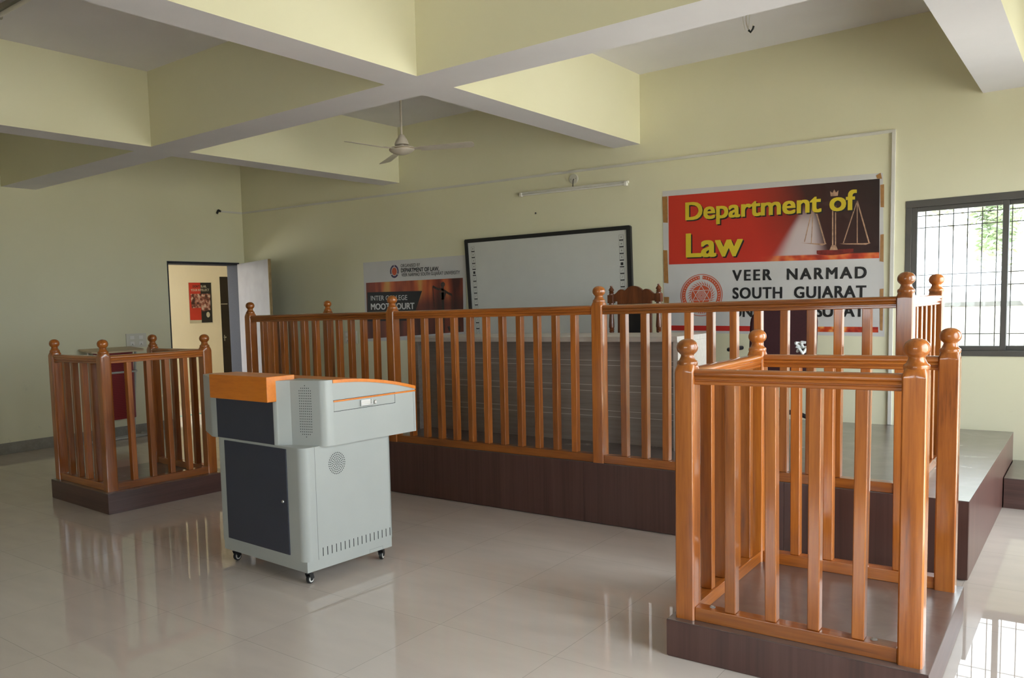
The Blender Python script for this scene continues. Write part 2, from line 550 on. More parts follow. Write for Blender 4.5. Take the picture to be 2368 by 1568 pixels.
def make_crowd_print():
    m, nt, p = mat_new('crowd_picture_print')
    L = nt.links.new
    g = nt.nodes.new('ShaderNodeNewGeometry')
    v = nt.nodes.new('ShaderNodeTexNoise')
    v.inputs['Scale'].default_value = 16
    v.inputs['Detail'].default_value = 3
    L(g.outputs['Position'], v.inputs['Vector'])
    c = ramp(nt, v.outputs['Fac'], [(0.36, lin(60, 30, 28)), (0.46, lin(120, 70, 60)), (0.52, lin(165, 110, 95)), (0.62, lin(200, 185, 175))])
    L(c, p.inputs['Base Color'])
    p.inputs['Roughness'].default_value = 0.5
    return m


M['crowd_print'] = make_crowd_print()


def make_dusty_top():
    m, nt, p = mat_new('dusty_brown_vinyl')
    L = nt.links.new
    g = nt.nodes.new('ShaderNodeNewGeometry')
    n = nt.nodes.new('ShaderNodeTexNoise')
    n.inputs['Scale'].default_value = 4.5
    n.inputs['Detail'].default_value = 7
    n.inputs['Roughness'].default_value = 0.65
    n.inputs['Distortion'].default_value = 0.6
    L(g.outputs['Position'], n.inputs['Vector'])
    c = ramp(nt, n.outputs['Fac'], [(0.35, (0.075, 0.050, 0.044, 1)), (0.55, (0.105, 0.078, 0.070, 1)), (0.72, (0.165, 0.135, 0.125, 1))])
    L(c, p.inputs['Base Color'])
    r = nt.nodes.new('ShaderNodeMapRange')
    r.inputs['To Min'].default_value = 0.18
    r.inputs['To Max'].default_value = 0.32
    p.inputs['IOR'].default_value = 1.6
    p.inputs['Coat Weight'].default_value = 0.7
    p.inputs['Coat Roughness'].default_value = 0.3
    L(n.outputs['Fac'], r.inputs['Value'])
    L(r.outputs[0], p.inputs['Roughness'])
    return m


M['dusty_top'] = make_dusty_top()


# ------------------------------------------------------------------ object helpers
def tag(o, label=None, cat=None, group=None, kind=None):
    if label:
        o['label'] = label
    if cat:
        o['category'] = cat
    if group:
        o['group'] = group
    if kind:
        o['kind'] = kind
    return o


def thing(name, label, cat, loc=(0, 0, 0), rotz=0.0, group=None):
    o = bpy.data.objects.new(name, None)
    o.empty_display_size = 0.1
    COL.objects.link(o)
    o.location = loc
    o.rotation_euler = (0, 0, rotz)
    return tag(o, label, cat, group)


def obj(name, bm, mat, parent=None, smooth=35, org=None, label=None):
    """link the bmesh as ONE mesh object; org moves world coordinates into the thing's frame"""
    if org is not None:
        bmesh.ops.translate(bm, verts=bm.verts, vec=(-org[0], -org[1], -org[2]))
    bmesh.ops.recalc_face_normals(bm, faces=bm.faces)
    me = bpy.data.meshes.new(name)
    if smooth:
        ang = math.radians(smooth)
        for f in bm.faces:
            f.smooth = True
        for e_ in bm.edges:
            e_.smooth = len(e_.link_faces) == 2 and e_.calc_face_angle(0) < ang
    bm.to_mesh(me)
    bm.free()
    for m in (mat if isinstance(mat, (list, tuple)) else [mat]):
        me.materials.append(m)
    o = bpy.data.objects.new(name, me)
    COL.objects.link(o)
    if parent is not None:
        o.parent = parent
    if smooth:
        wm = o.modifiers.new('weighted_normals', 'WEIGHTED_NORMAL')
        wm.keep_sharp = True
        wm.weight = 100
    if label:
        o['label'] = label
    return o


def struct(name, bm, mat, **kw):
    o = obj(name, bm, mat, smooth=0, **kw)
    o['kind'] = 'structure'
    return o


def copy_part(src, parent, loc=None, rot=None):
    c = src.copy()
    COL.objects.link(c)
    c.parent = parent
    if loc is not None:
        c.location = loc
    if rot is not None:
        c.rotation_euler = rot
    for ch in src.children:
        d = ch.copy()
        COL.objects.link(d)
        d.parent = c
    return c


def new():
    return bmesh.new()


def box(bm, x0, x1, y0, y1, z0, z1, bev=0.0, seg=2, mi=0, xf=None):
    vs = [bm.verts.new((x, y, z)) for z in (z0, z1) for y in (y0, y1) for x in (x0, x1)]
    fs = []
    for q in ((0, 2, 3, 1), (4, 5, 7, 6), (0, 1, 5, 4), (2, 6, 7, 3), (0, 4, 6, 2), (1, 3, 7, 5)):
        f = bm.faces.new([vs[i] for i in q])
        f.material_index = mi
        fs.append(f)
    if bev > 0:
        es = list({e_ for f in fs for e_ in f.edges})
        r = bmesh.ops.bevel(bm, geom=es, offset=bev, segments=seg, profile=0.5, affect='EDGES')
        vs = list({v for f in r['faces'] for v in f.verts})
    if xf is not None:
        bmesh.ops.transform(bm, matrix=xf, verts=[v for v in vs if v.is_valid])
    return vs


def prism(bm, pts, fn0, fn1, mi=0):
    """pts: 2d outline; fn0/fn1 map (a, b) to the two end positions"""
    a = [bm.verts.new(fn0(*p)) for p in pts]
    b = [bm.verts.new(fn1(*p)) for p in pts]
    n = len(pts)
    for i in range(n):
        bm.faces.new((a[i], a[(i + 1) % n], b[(i + 1) % n], b[i])).material_index = mi
    bm.faces.new(a[::-1]).material_index = mi
    bm.faces.new(b).material_index = mi
    return a + b


def extrude_z(bm, pts, z0, z1, mi=0):
    return prism(bm, pts, lambda x, y: (x, y, z0), lambda x, y: (x, y, z1), mi)


def lathe(bm, prof, c=(0, 0, 0), seg=24, mat4=None):
    rings = []
    vs = []
    for r, z in prof:
        if r < 1e-6:
            v = bm.verts.new((c[0], c[1], c[2] + z))
            rings.append([v])
            vs.append(v)
        else:
            ring = [bm.verts.new((c[0] + r * math.cos(2 * PI * k / seg), c[1] + r * math.sin(2 * PI * k / seg), c[2] + z)) for k in range(seg)]
            rings.append(ring)
            vs += ring
    for a, b in zip(rings, rings[1:]):
        for k in range(seg):
            k2 = (k + 1) % seg
            if len(a) == 1 and len(b) == 1:
                continue
            if len(a) == 1:
                bm.faces.new((a[0], b[k2], b[k]))
            elif len(b) == 1:
                bm.faces.new((a[k], a[k2], b[0]))
            else:
                bm.faces.new((a[k], a[k2], b[k2], b[k]))
    if len(rings[0]) > 1:
        bm.faces.new(rings[0][::-1])
    if len(rings[-1]) > 1:
        bm.faces.new(rings[-1])
    if mat4 is not None:
        bmesh.ops.transform(bm, matrix=mat4, verts=vs)
    return vs


def tube(bm, pts, r, seg=10, closed=False):
    pts = [Vector(p) for p in pts]
    n = len(pts)
    rs = r if isinstance(r, (list, tuple)) else [r] * n
    rings = []
    prev = None
    for i, p in enumerate(pts):
        if closed:
            d = (pts[(i + 1) % n] - pts[i - 1]).normalized()
        else:
            d = (pts[min(i + 1, n - 1)] - pts[max(i - 1, 0)]).normalized()
        if prev is None:
            ref = Vector((0, 0, 1)) if abs(d.z) < 0.9 else Vector((1, 0, 0))
            u = d.cross(ref).normalized()
        else:
            u = (prev - d * prev.dot(d)).normalized()
        prev = u
        w = d.cross(u)
        rings.append([bm.verts.new(p + (u * math.cos(2 * PI * k / seg) + w * math.sin(2 * PI * k / seg)) * rs[i]) for k in range(seg)])
    m = n if closed else n - 1
    for i in range(m):
        a, b = rings[i], rings[(i + 1) % n]
        for k in range(seg):
            bm.faces.new((a[k], a[(k + 1) % seg], b[(k + 1) % seg], b[k]))
    if not closed:
        bm.faces.new(rings[0][::-1])
        bm.faces.new(rings[-1])


def fillet(pts, r, n=5):
    """round the inner corners of a polyline of 3d points"""
    pts = [Vector(p) for p in pts]
    out = [pts[0]]
    for a, b, c in zip(pts, pts[1:], pts[2:]):
        u = (a - b)
        v = (c - b)
        rr = min(r, u.length * 0.45, v.length * 0.45)
        p0 = b + u.normalized() * rr
        p1 = b + v.normalized() * rr
        for k in range(n + 1):
            t = k / n
            out.append(p0 * (1 - t) ** 2 + b * 2 * t * (1 - t) + p1 * t * t)
    out.append(pts[-1])
    return out


def text_bm(s, mapf, width, cap, bold=0.0, d0=0.0, d1=0.0008, sp=1.0):
    """lettering as a flat prism: mapf(a, b, d) with a along the baseline in [0, width], b upward"""
    def raw(t):
        cu = bpy.data.curves.new('t', 'FONT')
        cu.body = t
        cu.size = 1.0
        cu.space_character = sp
        cu.resolution_u = 4
        o = bpy.data.objects.new('t', cu)
        COL.objects.link(o)
        dg = bpy.context.evaluated_depsgraph_get()
        me = bpy.data.meshes.new_from_object(o.evaluated_get(dg))
        bpy.data.objects.remove(o)
        bpy.data.curves.remove(cu)
        return me
    h = raw('H')
    ch = max(v.co.y for v in h.vertices) - min(v.co.y for v in h.vertices)
    y0 = min(v.co.y for v in h.vertices)
    bpy.data.meshes.remove(h)
    me = raw(s)
    xs = [v.co.x for v in me.vertices]
    x0, x1 = min(xs), max(xs)
    bm = new()
    steps = [(0.0, 0.0)]
    if bold:
        steps = [(bold * i, bold * 0.55 * j) for i in (-1, -0.5, 0, 0.5, 1) for j in (-1, 0, 1)]
    for lay, (sx_, sy_) in enumerate(steps):
        old = set(bm.verts)
        bm.from_mesh(me)
        add = [v for v in bm.verts if v not in old]
        bmesh.ops.remove_doubles(bm, verts=add, dist=1e-5)
        bmesh.ops.translate(bm, verts=[v for v in bm.verts if v not in old], vec=(sx_, sy_, lay * 1.0))
    bpy.data.meshes.remove(me)
    bmesh.ops.recalc_face_normals(bm, faces=bm.faces)
    r = bmesh.ops.extrude_face_region(bm, geom=list(bm.faces))
    top = {v for v in r['geom'] if isinstance(v, bmesh.types.BMVert)}
    for v in bm.verts:
        lift = round(v.co.z) * 0.00005       # each weight layer sits a hair above the last
        a = (v.co.x - x0) / (x1 - x0) * width
        b = (v.co.y - y0) / ch * cap
        v.co = mapf(a, b, (d1 if v in top else d0) + lift)
    return bm


# ------------------------------------------------------------------ the room shell
def wall_with_holes(name, axis, at, thick, lo, hi, z1, holes, mat=None, z0=-0.05):
    """axis 'x': wall plane at x=at running along y; axis 'y': plane at y=at running along x; thick is signed"""
    bm = new()

    def blk(a0, a1, b0, b1):
        if a1 - a0 < 1e-4 or b1 - b0 < 1e-4:
            return
        t0, t1 = sorted((at, at + thick))
        if axis == 'x':
            box(bm, t0, t1, a0, a1, b0, b1)
        else:
            box(bm, a0, a1, t0, t1, b0, b1)
    cur = lo
    for (h0, h1, hz0, hz1) in sorted(holes):
        blk(cur, h0, z0, z1)
        blk(h0, h1, z0, hz0)
        blk(h0, h1, hz1, z1)
        cur = h1
    blk(cur, hi, z0, z1)
    bmesh.ops.remove_doubles(bm, verts=bm.verts, dist=1e-5)
    return struct(name, bm, mat or M['wall'])


bm = new()
box(bm, XL - WT, XR + WT, YF - WT, YB + WT, -0.15, 0.0)
struct('floor', bm, M['floor'])
bm = new()
box(bm, XL - WT, XR + WT, YF - WT, YB + WT, ZC, ZC + 0.15)
struct('ceiling', bm, M['soffit'])

wall_with_holes('wall_back', 'y', YB, WT, XL - WT, XR + WT, ZC, [(BACK_WINDOW[0], BACK_WINDOW[1], W_Z0, W_Z1)], z0=0.0)
DY0, DY1, DZ = 6.03, 7.155, 2.075
wall_with_holes('wall_left', 'x', XL, -WT, YF - WT, YB, ZC, [(DY0, DY1, 0.0, DZ)], z0=0.0)
wall_with_holes('wall_right', 'x', XR, WT, YF - WT, YB, ZC, [(a, b, R_Z0, R_Z1) for a, b in RIGHT_WINDOWS], z0=0.0)
wall_with_holes('wall_front', 'y', YF, -WT, XL, XR, ZC, [(a, b, W_Z0, W_Z1) for a, b in FRONT_WINDOWS], z0=0.0)

bm = new()
box(bm, XL, XL + 0.012, YF, DY0 - 0.02, 0, 0.118, bev=0.003)
struct('baseboard_left', bm, M['skirting'])


def beam(x0, x1, y0, y1, z0=ZS):
    bm = new()
    box(bm, x0, x1, y0, y1, z0, ZC)
    for f in bm.faces:
        f.normal_update()
        f.material_index = 1 if f.normal.z < -0.5 else 0
    o = obj('ceiling_beam', bm, [M['wall'], M['soffit']], smooth=0)
    o['kind'] = 'structure'


B_Y = [(-1.95, -1.60), (0.90, 1.26), (4.0536, 4.4291)]
A_X = [(-6.2888, -6.038), (-3.4692, -3.2129), (-0.6941, -0.42)]
for (y0, y1) in B_Y:
    beam(XL, XR, y0, y1)
edges_y = [YF] + [v for b in B_Y for v in b] + [YB]
for i, (x0, x1) in enumerate(A_X):
    for k in range(0, len(edges_y), 2):
        beam(x0, x1, edges_y[k], edges_y[k + 1], ZS - (0.03 if i == 2 and k == 6 else 0.0))


# ---- windows
def window(name, axis, at, a0, a1, nsash, inward, z0=W_Z0, z1=W_Z1, grille=False):
    """sliding aluminium window filling the opening; 'at' is the inner wall face, inward the sign of the room side"""
    def bx(bm, p0, p1, q0, q1, d0, d1, bev=0.003):
        # p along wall, q height, d depth outwards from the inner wall face
        t = sorted((at - inward * d0, at - inward * d1))
        if axis == 'y':
            box(bm, p0, p1, t[0], t[1], q0, q1, bev)
        else:
            box(bm, t[0], t[1], p0, p1, q0, q1, bev)
    bm = new()
    bx(bm, a0, a1, z1 - 0.052, z1, -0.006, 0.10)
    bx(bm, a0, a1, z0, z0 + 0.040, -0.006, 0.10)
    bx(bm, a0, a0 + 0.038, z0 + 0.040, z1 - 0.052, -0.004, 0.10)
    bx(bm, a1 - 0.038, a1, z0 + 0.040, z1 - 0.052, -0.004, 0.10)
    w = obj(name, bm, M['bronze_frame'], smooth=30)
    w['kind'] = 'structure'
    n = nsash
    span = (a1 - a0 - 0.076)
    sw = span / n
    for i in range(n):
        p0 = a0 + 0.038 + i * sw - (0.018 if i else 0)
        p1 = a0 + 0.038 + (i + 1) * sw + (0.018 if i < n - 1 else 0)
        d = 0.012 if i % 2 == 0 else 0.048
        bm = new()
        st = 0.036
        bx(bm, p0, p0 + st, z0 + 0.040, z1 - 0.052, d, d + 0.03)
        bx(bm, p1 - st, p1, z0 + 0.040, z1 - 0.052, d, d + 0.03)
        bx(bm, p0 + st, p1 - st, z0 + 0.040, z0 + 0.074, d, d + 0.03)
        bx(bm, p0 + st, p1 - st, z1 - 0.084, z1 - 0.052, d, d + 0.03)
        s = obj('sash', bm, M['bronze_frame'], w, smooth=30)
        bm = new()
        bx(bm, p0 + st - 0.004, p1 - st + 0.004, z0 + 0.07, z1 - 0.08, d + 0.012, d + 0.016, 0)
        obj('pane', bm, M['dimming_glass' if grille else 'glass'], s, smooth=0)
    if not grille:
        return w
    # welded wire grille on the outer wall face
    bm = new()
    t = at - inward * 0.15
    zs = [0.990, 1.080, 1.433, 1.523, 1.876, 1.964]
    for z in zs:
        pa, pb = ((a0, t, z), (a1, t, z)) if axis == 'y' else ((t, a0, z), (t, a1, z))
        tube(bm, [pa, pb], 0.0038, seg=6)
    k = a0 + 0.018
    while k < a1:
        pa, pb = ((k, t + 0.004, z0), (k, t + 0.004, z1)) if axis == 'y' else ((t + 0.004, k, z0), (t + 0.004, k, z1))
        tube(bm, [pa, pb], 0.0038, seg=6)
        k += 0.0873
    obj('wire_grille', bm, M['mesh_wire'], w)
    return w


window('window_1', 'y', YB, BACK_WINDOW[0], BACK_WINDOW[1], 3, -1, grille=True)
for i, (a, b) in enumerate(RIGHT_WINDOWS):
    window('window_%d' % (i + 2), 'x', XR, a, b, 4, -1, R_Z0, R_Z1)
for i, (a, b) in enumerate(FRONT_WINDOWS):
    window('window_%d' % (i + 4), 'y', YF, a, b, 4, 1)

# ---- doorway, door leaf, corridor
bm = new()
box(bm, XL - WT, XL + 0.006, DY0 - 0.0, DY1, DZ - 0.03, DZ, 0.002)
box(bm, XL - WT, XL + 0.004, DY1 - 0.022, DY1, 0, DZ - 0.03, 0.002)
box(bm, XL - WT, XL + 0.002, DY0, DY0 + 0.018, 0, DZ - 0.03, 0.002)
struct('trim_1', bm, M['granite'])

hinge = Vector((XL + 0.012, DY1 - 0.02, 0))
leaf_dir = Vector((-7.775, 6.80, 0)) - hinge
door = thing('door_1', None, None, hinge, math.atan2(leaf_dir.y, leaf_dir.x))
door['kind'] = 'structure'
bm = new()
box(bm, 0, 1.055, -0.018, 0.018, 0.01, 2.055, 0.002)
obj('leaf', bm, M['door_steel'], door)
bm = new()
box(bm, 1.055, 1.064, -0.018, 0.018, 0.01, 2.055, 0.001)
obj('edge_strip', bm, M['door_edge'], door)
bm = new()
box(bm, 0.96, 0.99, -0.024, -0.018, 0.95, 1.15, 0.002)
tube(bm, fillet([(0.975, -0.024, 1.03), (0.975, -0.07, 1.03), (0.87, -0.07, 1.03)], 0.02), 0.008)
obj('handle', bm, M['chrome'], door)

CX = -11.3
bm = new()
box(bm, CX - 0.2, XL - WT, -4.0, 12.0, -0.15, 0.0)
struct('floor_corridor', bm, M['floor'])
bm = new()
box(bm, CX - 0.2, XL - WT + 0.0, -4.0, 12.0, 2.95, 3.1)
struct('ceiling_corridor', bm, M['soffit'])
wall_with_holes('wall_corridor', 'x', CX, -0.2, -4.0, 12.0, 2.95, [(1.6, 5.8, 0.4, 2.4), (8.775, 9.75, 0.0, 2.03)], mat=M['corridor_wall'], z0=0.0)
wall_with_holes('wall_corridor_end', 'y', 12.0, 0.2, CX - 0.2, XL - WT, 2.95, [], z0=0.0)
wall_with_holes('wall_corridor_side', 'x', XL - WT, 0.2, YB + WT, 12.0, 2.95, [], z0=0.0)  # unseen side wall, closed to full height to keep the corridor dimmer
bm = new()
box(bm, -9.80, -9.72, 5.5, 8.4, 0.0005, 0.002)
struct('trim_2', bm, M['teal_paint'])
d2 = thing('door_2', None, None, (CX - 0.05, 8.775, 0))
d2['kind'] = 'structure'
bm = new()
box(bm, -0.02, 0.02, 0.0, 0.975, 0.0, 2.03, 0.002)
obj('leaf', bm, M['brown_door'], d2)
bm = new()
box(bm, 0.02, 0.03, 0.03, 0.16, 1.565, 1.58)
box(bm, 0.02, 0.035, 0.05, 0.10, 1.0, 1.02)
box(bm, 0.02, 0.03, 0.06, 0.075, 0.95, 1.05)
obj('latch', bm, M['chrome'], d2)


# ------------------------------------------------------------------ railings: posts, rails, balusters
S_POST = 0.074


def sq_point(a, half, t):
    """point at angle a between a square of half-width (t=0) and a circle (t=1) of the same half width"""
    c, s = math.cos(a), math.sin(a)
    k = max(abs(c), abs(s))
    q = (c / k, s / k)
    r = 1 - t
    return (half * (q[0] * r + c * t), half * (q[1] * r + s * t))


def post_shaft_bm(h_shaft=0.985):
    bm = new()
    n = 40
    rings = []
    hs = S_POST / 2
    for z, half, t in ((0, hs, 0.06), (h_shaft - 0.012, hs, 0.06), (h_shaft, hs * 0.995, 0.22), (h_shaft + 0.012, hs * 0.97, 0.5),
                       (h_shaft + 0.022, hs * 0.92, 0.75), (h_shaft + 0.030, hs * 0.84, 1.0)):
        q = [sq_point(2 * PI * (k + 0.5) / n, half, t) for k in range(n)]
        dy = 1.12 - 0.12 * max(0.0, (t - 0.06) / 0.94)       # the shaft is a little deeper than wide
        rings.append([bm.verts.new((x, y * dy, z)) for x, y in q])
    for a, b in zip(rings, rings[1:]):
        for k in range(n):
            bm.faces.new((a[k], a[(k + 1) % n], b[(k + 1) % n], b[k]))
    bm.faces.new(rings[0][::-1])
    bm.faces.new(rings[-1])
    return bm


def finial_bm(z0=1.0):
    bm = new()
    p = [(0.0, 0.004), (0.034, 0.004), (0.038, 0.012), (0.0385, 0.020), (0.0365, 0.026), (0.031, 0.029), (0.0275, 0.036), (0.0245, 0.044), (0.0240, 0.050),
         (0.0275, 0.054), (0.0335, 0.060), (0.0375, 0.067), (0.0395, 0.076), (0.0385, 0.086), (0.0350, 0.095), (0.0290, 0.102), (0.0200, 0.108), (0.0100, 0.111), (0.0, 0.112)]
    lathe(bm, [(r, z + z0) for r, z in p], seg=28)
    return bm


RAIL_PROF = [(0.024, 0.0), (0.0265, 0.003), (0.0265, 0.011), (0.022, 0.014), (0.022, 0.018), (0.030, 0.021), (0.0315, 0.025), (0.030, 0.030), (0.0275, 0.032),
             (0.0330, 0.036), (0.0345, 0.041), (0.0335, 0.047), (0.029, 0.0525), (0.020, 0.0565), (0.008, 0.058)]
RAIL_FULL = RAIL_PROF + [(-x, z) for x, z in RAIL_PROF[::-1]]


def rail_bm(axis, a0, a1, z):
    """moulded hand rail from a0 to a1 along local axis, centred on 0 across"""
    bm = new()
    if axis == 'x':
        prism(bm, RAIL_FULL, lambda q, h: (a0, q, z + h), lambda q, h: (a1, q, z + h))
    else:
        prism(bm, RAIL_FULL, lambda q, h: (q, a0, z + h), lambda q, h: (q, a1, z + h))
    return bm


post_protos = {}


def make_post(parent, x, y, h, proto):
    """proto: dict that keeps the first post so later ones are copies; h = total height"""
    if 'p' not in proto:
        s = obj('post', post_shaft_bm(h - 0.118), M['teak_z'], parent, smooth=40)
        f = obj('finial', finial_bm(h - 0.112), M['teak_z'], s, smooth=50)
        s.location = (x, y, 0)
        proto['p'] = s
        return s
    return copy_part(proto['p'], parent, (x, y, 0))


def make_baluster(parent, x, y, z0, z1, proto, lean=0.0, leany=0.0, w=0.040, d=0.047, rz=0.0):
    if 'b' not in proto:
        bm = new()
        box(bm, -w / 2, w / 2, -d / 2, d / 2, 0, z1 - z0, 0.004, 2)
        s = obj('baluster', bm, M['teak_z'], parent, smooth=50)
        s.location = (x, y, z0)
        s.rotation_euler = (leany, lean, rz)
        proto['b'] = s
        return s
    return copy_part(proto['b'], parent, (x, y, z0), (leany, lean, rz))


Z_RT, Z_RB, Z_BR = 0.983, 0.925, 0.052     # hand rail top and underside, bottom rail top: above the base


def rail_run(root, axis, fixed, a0, a1, spots, base, proto, dz=0.0, jitter=0.004):
    """one bay of hand rail, bottom rail and balusters between two posts"""
    mid = (a0 + a1) / 2
    half = (a1 - a0) / 2
    r = obj('top_rail', rail_bm(axis, -half, half, 0), M['teak_' + axis], root, smooth=30)
    r.location = (mid, fixed, base + Z_RB + dz) if axis == 'x' else (fixed, mid, base + Z_RB + dz)
    bm = new()
    if axis == 'x':
        box(bm, -half, half, -0.031, 0.031, 0, Z_BR, 0.003)
    else:
        box(bm, -0.031, 0.031, -half, half, 0, Z_BR, 0.003)
    b = obj('bottom_rail', bm, M['teak_' + axis], root, smooth=40)
    b.location = (mid, fixed, base) if axis == 'x' else (fixed, mid, base)
    for s in spots:
        j = random.uniform(-jitter, jitter)
        x, y = (s, fixed) if axis == 'x' else (fixed, s)
        make_baluster(root, x, y, base + Z_BR, base + Z_RB + dz + 0.002, proto, lean=j, leany=random.uniform(-jitter, jitter) * 0.5,
                      rz=0.0 if axis == 'x' else PI / 2)


def even(a, b, n):
    return [a + (b - a) * (i + 1) / (n + 1) for i in range(n)]


# ------------------------------------------------------------------ dais with its railing
DX0, DX1, DYF, DZT = -6.10, -0.4692, 4.7455, 0.392
dais = thing('dais', 'long dark brown laminate platform carrying the desk and the long railing', 'platform', ((DX0 + DX1) / 2, DYF, 0))
og = ((DX0 + DX1) / 2, DYF, 0)
bm = new()
box(bm, DX0, DX1 - 0.018, DYF + 0.018, YB - 0.002, 0.0, DZT - 0.004)
obj('frame', bm, M['laminate_x'], dais, smooth=0, org=og)
bm = new()
box(bm, DX0, DX1, DYF, YB - 0.002, DZT - 0.004, DZT)
obj('top', bm, M['dusty_top'], dais, smooth=0, org=og, label='dusty grey-brown deck of the platform')
bm = new()
xx = DX0
while xx < DX1 - 0.05:          # front boards with hairline joints
    x2 = min(xx + 1.2, DX1)
    box(bm, xx + 0.0008, x2 - 0.0008, DYF, DYF + 0.018, 0.006, DZT - 0.004)
    xx = x2
obj('front_panel', bm, M['laminate_z'], dais, smooth=0, org=og)
bm = new()
box(bm, DX1 - 0.018, DX1, DYF + 0.018, YB - 0.002, 0.003, DZT - 0.004)
obj('side_panel', bm, M['laminate_z'], dais, smooth=0, org=og)

RX = [-5.747, -4.092, -2.397, -0.750]
RY0, RY1 = 4.783, 5.75
rail = thing('railing', 'long varnished wooden railing with ball-topped posts standing along the front of the dais', 'railing', (RX[0], RY0, DZT))
pr = {}
H_MAIN = 1.108
for x in RX:
    make_post(rail, x - RX[0], 0, H_MAIN, pr)
for x in (RX[0], RX[3]):
    make_post(rail, x - RX[0], RY1 - RY0, H_MAIN, pr)
for i in range(3):
    a0, a1 = RX[i] - RX[0] + S_POST / 2, RX[i + 1] - RX[0] - S_POST / 2
    rail_run(rail, 'x', 0, a0, a1, even(a0, a1, 11), 0, pr, dz=0.006)
for x in (RX[0], RX[3]):
    a0, a1 = S_POST / 2, RY1 - RY0 - S_POST / 2
    rail_run(rail, 'y', x - RX[0], a0, a1, even(a0, a1, 5), 0, pr, dz=0.006)

# ------------------------------------------------------------------ the two witness boxes


def witness_box(label, pose, Wd, Dp, hp, mx0, mx1, my0, my1, front, left, right, back, base_mat_front, mirror=False):
    root = thing('witness_box', label, 'witness box', (pose[0], pose[1], 0), pose[2], 'wooden witness boxes')
    bm = new()
    box(bm, 0.004, Wd - 0.004, 0.004, Dp - 0.004, 0, hp - 0.003)
    pl = obj('plinth', bm, M['laminate_z'], root, smooth=0)
    for (fa, fb, fc, fd, fm) in ((0, Wd, 0, 0.004, 'laminate_x' if mirror else 'laminate_z'), (0, Wd, Dp - 0.004, Dp, 'laminate_z'),
                                 (0, 0.004, 0.004, Dp - 0.004, 'laminate_y'), (Wd - 0.004, Wd, 0.004, Dp - 0.004, 'laminate_y')):
        bm = new()
        box(bm, fa, fb, fc, fd, 0.004, hp - 0.003)
        obj('facing', bm, M[fm], pl, smooth=0)
    bm = new()
    box(bm, 0, Wd, 0, Dp, hp - 0.003, hp, 0.0012, 1)
    obj('plinth_top', bm, M['dusty_top'], root, smooth=0, label='dusty dark brown standing board')
    P = {}
    s = S_POST / 2
    xa, xb, ya, yb = mx0 + s, Wd - mx1 - s, my0 + s, Dp - my1 - s
    h = 1.0995
    sub = thing_child = root
    for (x, y) in ((xa, ya), (xb, ya), (xa, yb), (xb, yb)):
        p = make_post(root, x, y, h, P)
        p.location.z = hp
    def run(axis, fixed, a0, a1, spots):
        n0 = len(root.children)
        rail_run(root, axis, fixed, a0, a1, spots, hp, P, jitter=0.007)
    if front is not None:
        run('x', ya, xa + s, xb - s, front)
    if back is not None:
        run('x', yb, xa + s, xb - s, back)
    if left is not None:
        run('y', xa, ya + s, yb - s, left)
    if right is not None:
        run('y', xb, ya + s, yb - s, right)
    for (x, y) in ((xa + s + 0.055, ya + 0.008), (xb - s - 0.075, ya + 0.008)):
        if front is not None:
            bm = new()
            lathe(bm, [(0.0, 0.0), (0.011, 0.0), (0.011, 0.003), (0.006, 0.004), (0.006, 0.007), (0.0, 0.007)], (x, y, hp + Z_BR), seg=12)
            obj('bolt', bm, M['dull_steel'], root, label='steel bolt head on the front bottom rail')
    return root, (xa, xb, ya, yb)


WR_W, WR_D, WR_H = 0.8739, 1.0471, 0.1491
wr, b = witness_box('wooden witness box at the right, nearest the camera, open on its window side', (-1.2789, 3.0958, 0.0164), WR_W, WR_D, WR_H,
                    0.0215, 0.0225, 0.0381, 0.0334, [0.226, 0.371, 0.515, 0.657], even(0.13, 0.98, 4), None, even(0.095, 0.78, 4), None)
wl, b = witness_box('wooden witness box at the left, in front of the red reading stand', (-6.2747, 3.1337, -0.0583), 0.9242, 1.0481, 0.1491,
                    0.0093, 0.0537, 0.0360, 0.0881, even(0.08, 0.80, 4), None, even(0.105, 0.89, 4), even(0.08, 0.80, 4), None, mirror=True)

# ------------------------------------------------------------------ grey multimedia lectern
lec = thing('lectern', 'light grey steel multimedia lectern on castors with dark blue-grey door and orange wood trim', 'lectern', (-3.03797, 2.82495, 0), -0.063138)
LW, LD = 0.7316, 0.6157
bm = new()
box(bm, -LW, 0, 0, LD, 0.0727, 0.132, 0.004)
obj('base', bm, M['grey_metal'], lec)
bm = new()
o_ = 0.016
r_ = 0.05
arc = lambda cx_, cy_, a0, a1, n=8: [(cx_ + r_ * math.cos(a0 + (a1 - a0) * k / n), cy_ + r_ * math.sin(a0 + (a1 - a0) * k / n)) for k in range(n + 1)]
x0, x1, y0, y1 = -LW - o_, o_, -o_, LD + o_
outline = arc(x1 - r_, y0 + r_, -PI / 2, 0) + arc(x1 - r_, y1 - r_, 0, PI / 2) + arc(x0 + r_, y1 - r_, PI / 2, PI) + arc(x0 + r_, y0 + r_, PI, 1.5 * PI)
extrude_z(bm, outline, 0.132, 0.716)
cab = obj('cabinet', bm, M['grey_metal'], lec, smooth=30)
bm = new()     # side panel seams
for y in (0.062, 0.600):
    bs = new()
    box(bs, x1 - 0.0005, x1 + 0.0006, y, y + 0.0016, 0.134, 0.715)
    obj('seam', bs, M['seam'], cab, smooth=0)
box(bm, 0.0, 0.0004, 0.44, 0.54, 0.0930, 0.0940)
box(bm, 0.0, 0.0004, 0.44, 0.441, 0.0740, 0.0940)
box(bm, 0.0, 0.0004, 0.54, 0.541, 0.0740, 0.0940)
obj('hatch_outline', bm, M['seam'], cab, smooth=0)
